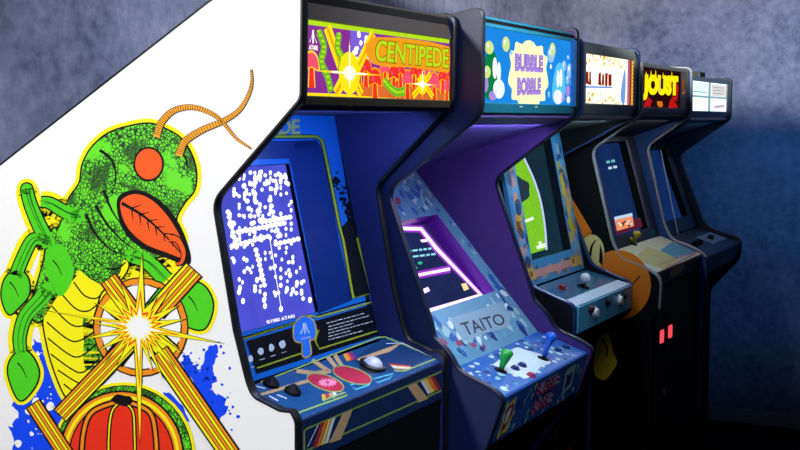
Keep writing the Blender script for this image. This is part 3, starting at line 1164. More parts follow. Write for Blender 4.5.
    ring = [(0, 0), (1000, 0), (1000, 1000), (0, 1000)]
    hole = list(zip(iu, iv))
    hole = [hole[3], hole[2], hole[1], hole[0]]
    for i in range(4):
        j = (i + 1) % 4
        B.fill([ring[i], ring[j], hole[j], hole[i]], ART)
    n = 0
    for k in range(520):
        x, y = rr.uniform(15, 985), rr.uniform(15, 985)
        rx, ry = rr.uniform(8, 34), rr.uniform(8, 28)
        if iu[0] - rx - 14 < x < iu[1] + rx + 14 and iv[2] - ry - 14 < y < iv[0] + ry + 14:
            continue
        n += 1
        if min(x, 1000 - x) < rx + 8 or min(y, 1000 - y) < ry + 8:
            continue
        B.lay(1 + n % 7).fill(rough(ell(x, y, rx, ry, rr.uniform(0, 3), 9), rx * .22, k, 1), rr.choices(tones, (4, 4, 5, 3, 3, 1))[0])
    B.lay(8)
    B.build('bezel_art', bz)
    T = Art(bp, .0016, .0001)
    # pale label with the maker's name
    LBp = pm('label_pale_teal', (128, 160, 176), .4, .4)
    T.fill(rough([(452, 318), (500, 303), (512, 314), (505, 328), (466, 340), (455, 332)], 1.2, 3, 2), LBp)
    T.lay(1).text('TAITO', [(459, 323.5), (501, 313.5), (506, 324), (466, 336.5)], pm('lettering_dark', (36, 40, 60), .5, .3), .01)
    T.build('maker_name', bz)
    # ---- screen
    sg = screen_glass(bp, inner, .05, em('tube_dark_blue', (34, 44, 92), .9, .3, 20), bulge=.012).build('screen', root, smooth=True)
    spl = Plane(bp.P(0, 0, -.034), bp.u, bp.v)
    V = Art(spl, 0, .0003)
    PKL = em('tube_pink_white', (255, 214, 255), 1.6)
    PKG = em('tube_violet', (150, 60, 200), 1.1)
    CYL = em('tube_cyan', (140, 220, 240), 1.1)
    GRL = em('tube_green', (60, 190, 140), 1.0)
    for pts in ([(388, 228), (421, 229), (436, 248), (482, 296), (426, 313)], [(398, 279), (450, 269)]):
        V.lay(0).stroke(pts, 7.5, PKG)
        V.lay(1).stroke(pts, 3.6 if len(pts) > 2 else 3, PKL)
    V.lay(1).stroke([(426, 312), (482, 295.5)], 4.6, PKL)
    V.fill([(418, 291), (428, 287), (430, 291), (421, 295)], PKL)
    V.fill([(461, 284), (466, 283), (469, 289), (464, 291)], em('tube_amber', (250, 220, 160), 1.1))
    V.fill([(420, 240), (426, 239), (428, 241.5), (422, 242.5)], PKL)
    for i, (x0, y0, L) in enumerate(((398, 252.5, 34), (402, 258, 32))):
        x = 0
        while x < L:
            l = rr.uniform(2.5, 6)
            V.stroke([(x0 + x, y0 - x * .12), (x0 + x + l, y0 - (x + l) * .12)], 2, CYL)
            x += l + 1.3
    for (x, y) in ((408, 272), (415, 268), (420, 263), (408, 224)):
        V.fill(ell(x, y, 2.4, 1.6), GRL)
    V.build('screen_image', sg)
    # ---- control panel
    cf, cb = (-1.048, .905), (-1.196, .952)
    cpB = pm('panel_sea_blue', (38, 96, 170), .3, .5, .15, 20)
    cp = slab(cf, cb, a, b, .018, cpB).build('control_panel', root, bevel=.004)
    pl2 = face_plane(cf, cb, a)
    W2, H2 = b - a, (Vector(cf) - Vector(cb)).length
    C = Art(UVSheet(pl2, W2, H2, 1000, 330), .0004, .00012)
    for k in range(170):
        x, y, r = rr.uniform(30, 970), rr.uniform(22, 305), rr.uniform(8, 22)
        C.lay(k % 6).fill(rough(ell(x, y, r, r * .8, rr.uniform(0, 3), 9), r * .25, k, 1), rr.choices(tones, (4, 4, 3, 4, 4, .6))[0])
    C.lay(7).fill(rough([(330, 90), (640, 60), (700, 180), (640, 270), (330, 290), (300, 180)], 10, 8, 3), tones[4])  # lamp highlight painted on the panel as a pale patch
    C.build('panel_art', cp)
    bg = pl2.hit(500.6, 371)
    joystick(root, bg, pl2.n + Vector((0, .10, 0)), .058 * 1.0, pm('green_plastic', (30, 150, 60), .3, .5), [(.12, .007), (.3, .008), (.6, .013), (.85, .0165), (.96, .013), (1.0, .005)])['label'] = 'green joystick'
    bb_ = pl2.hit(543, 359)
    joystick(root, bb_, pl2.n + Vector((0, .12, 0)), .075, pm('blue_plastic', (30, 100, 220), .3, .5), [(.1, .006), (.5, .007), (.72, .012), (.86, .0165), (.96, .012), (1.0, .004)])['label'] = 'blue joystick'
    for (x, y, m) in ((515, 369, tones[3]), (522, 366, tones[3]), (531, 376, tones[5]), (558, 351, tones[3]), (566, 348, tones[3])):
        c = pl2.hit(x, y)
        mb = MB()
        mb.lathe(c, pl2.n, [(0, .013), (.003, .013), (.0035, .009), (.008, .009), (.009, .007)], m, 16)
        mb.build('button', root)
    # ---- apron with lettering
    f1, f2 = (-1.078, .785), (-1.046, .903)
    ap = slab(f1, f2, a, b, .015, pm('apron_blue', (34, 84, 160), .35, .5, .15, 20)).build('apron', root, bevel=.004)
    pl3 = face_plane(f1, f2, a)
    E_ = Art(UVSheet(pl3, b - a, (Vector(f2) - Vector(f1)).length, 1000, 185), .0004, .00012)
    for k in range(110):
        x, y, r = rr.uniform(24, 976), rr.uniform(18, 168), rr.uniform(7, 15)
        E_.lay(k % 5).fill(rough(ell(x, y, r, r * 1.1, rr.uniform(0, 3), 9), r * .25, k, 1), rr.choices(tones[:5], (4, 3, 2, 5, 1))[0])
    DK = pm('lettering_maroon', (130, 24, 80), .5, .3)
    for m, k, bo in ((pm('lettering_pale_edge', (225, 225, 235), .5, .3), 6, .11), (DK, 7, .05)):
        E_.lay(k)
        E_.text('BUBBLE', [(400, 22), (660, 22), (660, 82), (400, 82)], m, bo)
        E_.text('BOBBLE', [(400, 98), (640, 98), (640, 154), (400, 154)], m, bo)
    YB = pm('print_bubble_yellow', (220, 200, 60), .4, .4)
    E_.lay(6).fill(rough([(90, 40), (170, 30), (190, 90), (150, 160), (70, 165)], 8, 3, 2), YB)
    E_.lay(7).fill(rough([(100, 56), (160, 46), (172, 90), (140, 140), (90, 145)], 6, 4, 2), DK)
    E_.lay(8).fill(rough([(110, 70), (150, 60), (140, 110), (105, 120)], 5, 6, 2), tones[4])
    E_.lay(6).fill(rough([(740, 40), (860, 30), (880, 130), (770, 150)], 10, 7, 2), tones[2])
    E_.lay(7).fill(rough([(760, 56), (830, 50), (840, 110), (780, 125)], 8, 9, 2), tones[3])
    E_.build('apron_art', ap)
    coin_door(root, -1.215, (a + b) / 2, .36, .36, .36, pm('dull_red', (90, 12, 12), .4, .4), BLACK)
    return root


build_second()


# ================================================================== third cabinet: white marquee, green screen
def build_third():
    Y0, Y1 = 3.25, 3.83
    a, b = Y0 + 0.02, Y1 - 0.02
    LIM[:] = [a, b]
    root = empty('arcade_cabinet', (-1.5, (Y0 + Y1) / 2, 0),
                 'arcade cabinet with glaring white marquee and green screen, third in the row', 'arcade cabinet', GROUP)
    Q = lambda x, y: q(x, y, Y0)
    prof = [(-1.98, 0), (-1.25, 0), (-1.25, .80), Q(573.5, 337), Q(574, 306), Q(530, 286), Q(486, 167), (-1.100, 1.566), (-1.100, 1.778), (-1.30, 1.772), (-1.98, 1.42)]
    prof = rnd(prof, {2: .02, 3: .012, 4: .02, 5: .025, 6: .03, 7: .02, 8: .025, 9: .03, 10: .02})
    out = pm('charcoal_laminate', (14, 14, 20), .5, .25)
    edge = pm('navy_trim', (26, 50, 96), .35, .5)
    side_panel(root, prof, Y0, a, out, BLACKM, edge, True)
    side_panel(root, prof, b, Y1, out, BLACKM, edge, False)
    carcass(root, prof, [(-1.11, 1.774), (-1.30, 1.770), (-1.978, 1.42)], a, b, (-1.26, .80), BLACKM)
    grey = pm('grey_green_trim', (104, 118, 112), .4, .5)
    X, zb, ztp = -1.108, 1.595, 1.742
    mb = MB()
    WHT = em('lit_warm_white', (255, 248, 225), 1.5, .12, 25)
    mb.box((X - .03, a, zb), (X, b, ztp), WHT)
    mq = mb.build('marquee', root)
    M = Art(UVSheet(Plane((X, a, zb), (0, 1, 0), (0, 0, 1)), b - a, ztp - zb, 1000, 260), .0004, .0002)
    YW, OR_, RR = em('lit_gold', (250, 200, 60), 1.1), em('lit_amber', (220, 130, 40), 1.0), em('lit_dark_red', (150, 30, 20), .9)
    BLs = em('lit_blue_shape', (120, 160, 230), 1.0)
    rr = random.Random(2)
    for k in range(110):
        e = rr.random()
        x = rr.uniform(8, 800)
        y = rr.choice([rr.uniform(6, 60), rr.uniform(6, 60), rr.uniform(200, 254), rr.uniform(60, 200) if x < 90 else rr.uniform(200, 254)])
        M.lay(k % 3).fill(rough(ell(x, y, rr.uniform(5, 16), rr.uniform(4, 10), 0, 7), 2, k, 1), rr.choice([YW, YW, OR_, em('lit_pale_yellow', (255, 240, 170), 1.2)]))
    M.lay(3)
    for (x, w) in ((66, 50), (130, 30), (290, 44), (352, 36), (410, 40), (470, 52)):
        M.fill(rough([(x, 96 + rr.uniform(-8, 8)), (x + w, 92), (x + w + 4, 158), (x - 3, 160)], 4, x, 2), RR)
    M.fill([(60, 168), (540, 160), (540, 170), (60, 178)], BLs)
    M.fill(catmull([(700, 210), (770, 60), (800, 120), (780, 250)], True), BLs)
    M.lay(4)
    M.fill([(830, 4), (990, 4), (990, 256), (830, 256)], em('lit_brick', (190, 90, 60), 1.0))
    for c in range(4):
        for r in range(12):
            M.lay(5).fill([(838 + c * 39, 8 + r * 21), (868 + c * 39, 8 + r * 21), (868 + c * 39, 24 + r * 21), (838 + c * 39, 24 + r * 21)], (em('lit_mauve', (180, 120, 170), 1.0), RR, YW, YW)[c])
    M.build('marquee_art', mq)
    mb = MB()
    slab((-1.103, ztp - .002), (-1.112, 1.774), a, b, .02, grey, mb)
    mb.build('head_trim', root, bevel=.003)
    mb = MB()
    slab((-1.112, 1.566), (-1.103, zb + .002), a, b, .02, grey, mb)
    mb.build('marquee_retainer', root, bevel=.003)
    for yy in (a, b - .03):
        mb = MB()
        mb.box((X, yy, zb), (X + .006, yy + .03, ztp), grey)
        mb.build('marquee_end_strip', root, bevel=.002)
    slab((-1.365, 1.520), (-1.115, 1.568), a, b, -.012, pm('grey_panel', (48, 54, 56), .45, .4)).build('speaker_panel', root)
    # ---- screen surround
    p1, p2 = (-1.270, 1.058), (-1.366, 1.520)
    bp = face_plane(p1, p2, a)
    W, H = b - a, (Vector(p2) - Vector(p1)).length
    BLZ = pm('bezel_steel_blue', (56, 130, 176), .35, .5, .12, 25)
    DKB = pm('bezel_dark', (14, 20, 30), .35, .5)
    r1, r2 = bp.uv(552, 140), bp.uv(571, 249)
    l1 = bp.uv(527, 259)
    inner = [(W - r2[0] , r2[1]), (r2[0], r2[1]), (r2[0], H - .03), (W - r2[0], H - .03)]
    bz = frame(bp, W, H, inner, .03, BLZ, DKB).build('bezel', root)
    B = Art(UVSheet(bp, W, H, 1000, 1000), .0004, .00012)
    rr = random.Random(8)
    iu = [p[0] / W * 1000 for p in inner]
    iv = [1000 - p[1] / H * 1000 for p in inner]
    tones = [pm('print_salmon', (190, 140, 130), .4, .4), pm('print_gold', (190, 160, 50), .4, .4), pm('print_sky', (90, 150, 190), .4, .4), pm('print_navy_ink', (36, 70, 110), .4, .4), pm('print_rust', (130, 70, 50), .4, .4), pm('print_ash', (150, 160, 170), .4, .4)]
    def band(x0, x1, y0, y1, n, r):
        for k in range(n):
            rx, ry = rr.uniform(r * .4, r), rr.uniform(r * .4, r) * 1.2
            x, y = rr.uniform(x0 + rx, x1 - rx), rr.uniform(y0 + ry, y1 - ry)
            B.lay(k % 6).fill(rough(ell(x, y, rx, ry, 0, 8), rx * .25, k, 1), rr.choices(tones, (3, 2, 4, 3, 1.5, 2))[0])
    band(iu[1] + 8, 992, 40, 960, 60, max(12, (992 - iu[1]) * .28))
    band(8, iu[0] - 8, 40, 960, 60, max(12, (iu[0]) * .28))
    band(20, 980, iv[0] + 40, 985, 46, 34)
    B.lay(7)
    B.fill([(iu[1] + 22, 330), (iu[1] + 80, 300), (iu[1] + 90, 470), (iu[1] + 30, 500)], tones[1])
    B.fill([(100, iv[0] + 66), (880, iv[0] + 66), (880, 955), (100, 955)], tones[0])
    for x in (120, 820):
        B.lay(8).fill(ell(x, (iv[0] + 1010) / 2, 46, 40), tones[1])
        B.lay(9).fill(ell(x, (iv[0] + 1010) / 2, 22, 20), tones[4])
    B.build('bezel_art', bz)
    sg = screen_glass(bp, inner, .03, em('tube_teal_dark', (24, 52, 66), .8, .3, 20), bulge=.008).build('screen', root, smooth=True)
    V = Art(Plane(bp.P(0, 0, -.018), bp.u, bp.v), 0, .0003)
    GRN = em('tube_grass', (120, 190, 40), 1.1, .35, 120)
    V.fill([(506, 172), (524, 158), (534, 180), (541, 203), (545, 228), (546, 249), (528, 255), (518, 215), (509, 183)], GRN)
    V.lay(1).stroke(catmull([(524, 158), (534, 180), (541, 203), (545, 228), (546.5, 250)]), 1.8, em('tube_lilac', (190, 200, 255), 1.1))
    V.fill(rough([(500, 174), (513, 172), (528, 184), (530, 198), (516, 204), (505, 200)], 1.4, 4, 2), em('tube_dim_teal', (44, 64, 76), .8))
    PX = em('tube_pale', (225, 245, 215), 1.1)
    V.lay(2).fill([(522, 221), (533, 216.5), (534, 219.5), (523, 223.5)], PX)
    V.fill([(536, 246), (545, 243), (545.5, 247), (537, 249.5)], PX)
    V.fill([(538, 242), (541, 241), (542, 244), (539, 245)], PX)
    V.build('screen_image', sg)
    # ---- control box
    cf, cb = (-1.108, 1.015), (-1.265, 1.055)
    CB = pm('control_light_blue', (72, 164, 204), .25, .5, .1, 25)
    cp = slab(cf, cb, a, b, .015, pm('control_top_blue', (34, 84, 116), .22, .5, .12, 30)).build('control_panel', root, bevel=.003)
    pl2 = face_plane(cf, cb, a)
    C = Art(UVSheet(pl2, b - a, (Vector(cf) - Vector(cb)).length, 1000, 280), .0004, .00012)
    C.fill([(10, 196), (990, 196), (990, 272), (10, 272)], pm('control_strip_highlight', (190, 210, 225), .2, .5))  # light reflected along the front edge, painted as a pale strip
    C.build('panel_art', cp)
    front = slab((-1.108, .935), (-1.106, 1.014), a, b, .015, CB).build('control_box_front', root, bevel=.003)
    slab((-1.262, .80), (-1.112, .934), a, b, .012, BLACKM).build('control_box_underside', root)
    pl3 = face_plane((-1.108, .935), (-1.106, 1.014), a)
    WB, BKB = pm('white_button', (225, 225, 225), .3, .5), BLACKM
    for (x, y, m, r) in ((594.5, 312.5, WB, .016), (606.5, 302, BKB, .010), (619, 300, WB, .016), (590, 309, pm('maroon_button', (70, 20, 40), .4, .4), .012), (623, 296, BKB, .009)):
        c = pl3.hit(x, y)
        mb = MB()
        mb.lathe(c, pl3.n, [(0, r * 1.15), (.003, r * 1.15), (.0035, r * .85), (.011, r * .85), (.012, r * .7)], m, 18)
        mb.build('button', root)
    c = pl2.hit(583, 287)
    j = MB()
    j.lathe(c, pl2.n, [(0, .02), (.004, .02), (.005, .007), (.02, .006)], BLACKM, 16)
    jj = j.build('joystick', root)
    g = MB()
    rs = .017
    g.lathe(c + pl2.n * .012, pl2.n, [(rs - rs * math.cos(i * math.pi / 12), max(.0008, rs * math.sin(i * math.pi / 12))) for i in range(13)], pm('grey_white_plastic', (190, 195, 200), .3, .5), 18)
    g.build('joystick_ball', jj, smooth=True)
    c = pl2.hit(562, 289)
    mb = MB()
    mb.lathe(c, pl2.n, [(0, .015), (.003, .015), (.0035, .011), (.012, .011), (.014, .008)], pm('dark_red_button', (120, 30, 40), .3, .5), 16)
    mb.build('button', root)
    coin_door(root, -1.26, (a + b) / 2, .42, .34, .38, pm('dull_red', (90, 12, 12), .4, .4), BLACK)
    return root


build_third()


# ================================================================== fourth cabinet: black marquee with yellow lettering
def build_fourth():
    Y0, Y1 = 3.87, 4.56
    a, b = Y0 + 0.02, Y1 - 0.02
    LIM[:] = [a, b]
    root = empty('arcade_cabinet', (-1.5, (Y0 + Y1) / 2, 0),
                 'arcade cabinet with black marquee in yellow lettering and silver edging, fourth in the row', 'arcade cabinet', GROUP)
    Q = lambda x, y: q(x, y, Y0)
    prof = [(-1.98, 0), (-1.20, 0), (-1.062, 0), (-1.062, .14), Q(659, 310), Q(661, 278), Q(641, 265), Q(620, 258), Q(612, 243), Q(591, 150), Q(641, 115), Q(641, 60), (-1.30, 1.755), (-1.98, 1.42)]
    prof = rnd(prof, {3: .02, 4: .005, 5: .03, 6: .05, 7: .04, 8: .03, 9: .03, 10: .02, 11: .02, 12: .03, 13: .02})
    out = pm('black_laminate', (9, 8, 10), .6, .15)
    silver = pm('silver_trim', (150, 150, 148), .35, .5)
    l = side_panel(root, prof, Y0, a, out, BLACKM, silver, True, BLACK, .97)  # silver edging painted black low down in place of shade
    blue_in = pm('blue_side', (24, 60, 116), .45, .4)
    side_panel(root, prof, b, Y1, out, blue_in, silver, False, BLACK, 1.04)
    Xf, ztop = Q(641, 60)
    carcass(root, prof, [(Xf - .01, ztop - .002), (-1.30, 1.753), (-1.978, 1.42)], a, b, (-1.058, .984), BLACKM)
    # plain printed discs and a teardrop on the black side
    A = Art(Plane((0, Y0, 0), (1, 0, 0), (0, 0, 1)), .0003, .00015)
    OA = pm('side_orange', (226, 122, 24), .5, .3, .08)
    PA = pm('side_cream', (214, 196, 120), .5, .3, .06)
    YA = pm('side_mustard', (236, 200, 40), .5, .3, .08)
    A.fill(ell(618, 285, 33, 35), OA)
    A.fill([(570, 195), (592, 232), (590, 250), (560, 240), (560, 200)], OA)
    A.fill(ell(592, 252, 14, 20), INK)
    A.lay(1).fill(ell(592, 253, 12.5, 18.5), PA)
    A.lay(2).stroke(catmull([(590, 256), (592, 246), (596, 240)]), (3, 1), INK)
    A.fill(catmull([(600, 244), (603, 256), (602, 266)], False) + [(599, 262)], INK)
    A.lay(1).fill(catmull([(603, 328), (610, 336), (613, 352), (617, 362), (612, 372), (604, 380), (594, 372), (596, 345), (598, 332)], True), YA)
    A.lay(2).stroke(catmull([(602, 338), (607, 348), (606, 358)]), (2, 1.4), INK)
    A.lay(2).stroke([(622, 296), (640, 276)], 2.0, pm('side_brown', (120, 60, 20), .5, .3))
    A.build('side_art', l)
    grey = pm('charcoal_trim', (90, 98, 98), .4, .5)
    X, zb, ztp = Xf - .008, 1.590, 1.730
    BK = em('lit_black_red', (42, 14, 16), .8, .2)
    YL2, RD3, OGd = em('lit_bright_yellow', (250, 226, 10), 1.2, .05), em('lit_crimson', (190, 24, 24), 1.0), em('lit_deep_orange', (220, 120, 20), 1.0)
    mb = MB()
    mb.box((X - .03, a, zb), (X, b, ztp), BK)
    mq = mb.build('marquee', root)
    M = Art(UVSheet(Plane((X, a, zb), (0, 1, 0), (0, 0, 1)), b - a, ztp - zb, 1000, 240), .0004, .0002)
    M.fill([(820, 0), (1000, 0), (1000, 240), (820, 240)], pm('marquee_grey_end', (70, 70, 60), .4, .5))
    for s in ([(80, 236), (120, 170), (230, 200), (180, 236)], [(560, 236), (600, 180), (700, 200), (790, 236)], [(600, 60), (700, 40), (770, 110), (740, 190), (640, 200)]):
        M.fill(rough(s, 8, 3, 3), RD3)
    M.fill(rough([(330, 205), (420, 195), (450, 225), (350, 230)], 6, 4, 3), OGd)
    M.fill(rough([(860, 60), (900, 50), (910, 140), (870, 150)], 6, 9, 3), OGd)
    M.lay(1).text('JOUST', [(40, 40), (770, 24), (780, 196), (30, 204)], em('lit_blackish', (20, 10, 8), .5), .13)
    M.lay(2).text('JOUST', [(50, 48), (760, 34), (770, 188), (42, 196)], YL2, .085)
    M.lay(3)
    for x, y, h in ((90, 40, 22), (180, 30, 28), (270, 24, 30), (420, 34, 26), (600, 18, 40)):
        M.fill([(x, y + h), (x + 16, y - 10), (x + 34, y + h)], YL2)
    M.stroke([(372, 70), (380, 150)], 12, em('lit_grey_blue', (120, 130, 170), .9))
    M.build('marquee_art', mq)
    mb = MB()
    slab((X + .004, ztp - .002), (X - .004, ztop - .004), a, b, .02, grey, mb)
    mb.build('head_trim', root, bevel=.003)
    mb = MB()
    slab((X - .004, 1.572), (X + .004, zb + .002), a, b, .02, grey, mb)
    mb.build('marquee_retainer', root, bevel=.003)
    slab((-1.325, 1.500), (X - .006, 1.574), a, b, -.012, BLACKM).build('speaker_panel', root)
    # ---- screen surround
    cb = (-1.212, 1.108)
    p1, p2 = (-1.214, 1.106), (-1.325, 1.500)
    bp = face_plane(p1, p2, a)
    W, H = b - a, (Vector(p2) - Vector(p1)).length
    r2, r1 = bp.uv(648, 228), bp.uv(638, 148)
    inner = [(W - r2[0], r2[1]), (r2[0], r2[1]), (r2[0], H - .03), (W - r2[0], H - .03)]
    bz = frame(bp, W, H, inner, .03, pm('bezel_charcoal', (26, 28, 34), .35, .5), BLACKM).build('bezel', root)
    B = Art(UVSheet(bp, W, H, 1000, 1000), .0004, .0001)
    iu = [p[0] / W * 1000 for p in inner]
    B.fill([(iu[1] + 8, 60), (iu[1] + 24, 60), (iu[1] + 24, 900), (iu[1] + 8, 900)], pm('bezel_pinstripe', (120, 124, 130), .4, .5))
    B.build('bezel_art', bz)
    sg = screen_glass(bp, inner, .03, em('tube_navy', (20, 44, 92), .9, .35, 9), bulge=.008).build('screen', root, smooth=True)
    V = Art(Plane(bp.P(0, 0, -.019), bp.u, bp.v), 0, .0003)
    OR_, CYn, WHn, RDn = em('tube_orange', (230, 140, 100), 1.1, .3, 200), em('tube_cyan_text', (110, 190, 200), 1.0), em('tube_white_text', (190, 215, 240), 1.0), em('tube_maroon', (90, 30, 50), .9)
    V.fill([(614, 226), (648, 215), (650, 224), (617, 235)], RDn)
    V.lay(1).fill([(614, 218), (632, 214), (634, 226), (617, 231)], OR_)
    V.lay(2).fill([(614, 217), (632, 213), (632.4, 216), (614.5, 220)], WHn)
    rr = random.Random(6)
    for k in range(10):
        x, y = rr.uniform(616, 631), rr.uniform(220, 226)
        V.fill([(x, y), (x + 2, y - .4), (x + 2.2, y + 1.6), (x + .2, y + 2)], rr.choice([WHn, RDn, em('tube_amber', (250, 220, 160), 1.1)]))
    for (x, y, m) in ((606, 161, CYn), (611, 160, CYn), (608, 167, WHn), (613, 166, WHn)):
        V.fill([(x, y), (x + 3.6, y - .5), (x + 4, y + 2), (x + .4, y + 2.5)], m)
    V.build('screen_image', sg)
    # ---- control panel
    cf = (-1.052, 1.045)
    cp = slab(cf, cb, a, b, .015, pm('panel_cream', (190, 188, 150), .35, .5, .12)).build('control_panel', root, bevel=.003)
    pl2 = face_plane(cf, cb, a)
    C = Art(pl2, .0004, .00012)
    TE, YG2, MG = pm('panel_teal', (46, 130, 150), .35, .4), pm('panel_mustard', (170, 160, 40), .35, .4), pm('panel_magenta', (170, 60, 90), .4, .4)
    Z = zt(600, 210, 4.5)
    C.fill(Z((268, 183), (325, 144), (440, 182), (350, 220)), TE)
    C.fill(Z((165, 205), (215, 165), (275, 190), (350, 222), (290, 268), (180, 232)), YG2)
    C.lay(1)
    C.stroke(Z((296, 262), (430, 195)), 1.2, MG)
    C.stroke(Z((262, 248), (330, 222), (440, 186)), .8, MG)
    C.stroke(Z((350, 205), (375, 235)), 1, pm('panel_pale_line', (190, 190, 180), .4, .4))
    C.build('panel_art', cp)
    for (x, y, m, r) in ((637, 237.5, pm('red_button', (210, 30, 30), .3, .5), .015), (629, 242, YG2, .012), (651, 235, TE, .016)):
        c = pl2.hit(x, y)
        mb = MB()
        mb.lathe(c, pl2.n, [(0, r * 1.1), (.003, r * 1.1), (.004, r * .8), (.014, r * .8), (.018, r * .5)], m, 16)
        mb.build('button', root)
    c = pl2.hit(633, 244)
    joystick(root, c, pl2.n, .05, YG2, [(.1, .006), (.5, .007), (.7, .014), (.9, .015), (1.0, .006)])
    ap = slab((-1.064, .985), (-1.054, 1.043), a, b, .015, pm('apron_dark_red', (66, 24, 40), .4, .4)).build('apron', root, bevel=.003)
    pl3 = face_plane((-1.064, .985), (-1.054, 1.043), a)
    E_ = Art(UVSheet(pl3, b - a, .058, 1000, 87), .0004, .00012)
    E_.fill(catmull([(330, 12), (520, 10), (640, 20), (560, 55), (380, 60)], True), YG2)
    E_.stroke([(20, 10), (980, 10)], 8, MG)
    E_.build('apron_art', ap)
    # ---- coin door with two lit red buttons
    lit = em('lit_coin_red', (255, 70, 84), 1.3, .2)
    mb = MB()
    X0 = -1.058
    yc = (zx(660, 332, X0), )
    pf = Plane((X0, a, 0), (0, 1, 0), (0, 0, 1))
    y1, z1 = pf.uv(656.5, 336)
    y2, z2 = pf.uv(665, 331)
    zc = (z1 + z2) / 2
    ym = a + (y1 + y2) / 2
    mb.box((X0, ym - .16, zc - .30), (X0 + .012, ym + .16, zc + .08), BLACKM)
    d = mb.build('coin_door', root, bevel=.002)
    for yy, zz in ((y1, z1), (y2, z2)):
        p = MB()
        p.box((X0 + .012, a + yy - .045, zc - .06), (X0 + .015, a + yy + .045, zc + .06), BLACKM)
        p.build('coin_plate', d, bevel=.001)
        p = MB()
        p.box((X0 + .015, a + yy - .017, zz - .022), (X0 + .022, a + yy + .017, zz + .022), lit)
        p.build('coin_return_button', d, bevel=.004)['label'] = 'lit red coin button'
    k = MB()
    k.lathe((X0 + .012, ym, zc - .2), (1, 0, 0), [(0, .011), (.005, .011), (.006, .008)], pm('steel', (170, 170, 175), .3, .5, metal=1.0), 14)
    k.build('lock', d)
    return root


build_fourth()


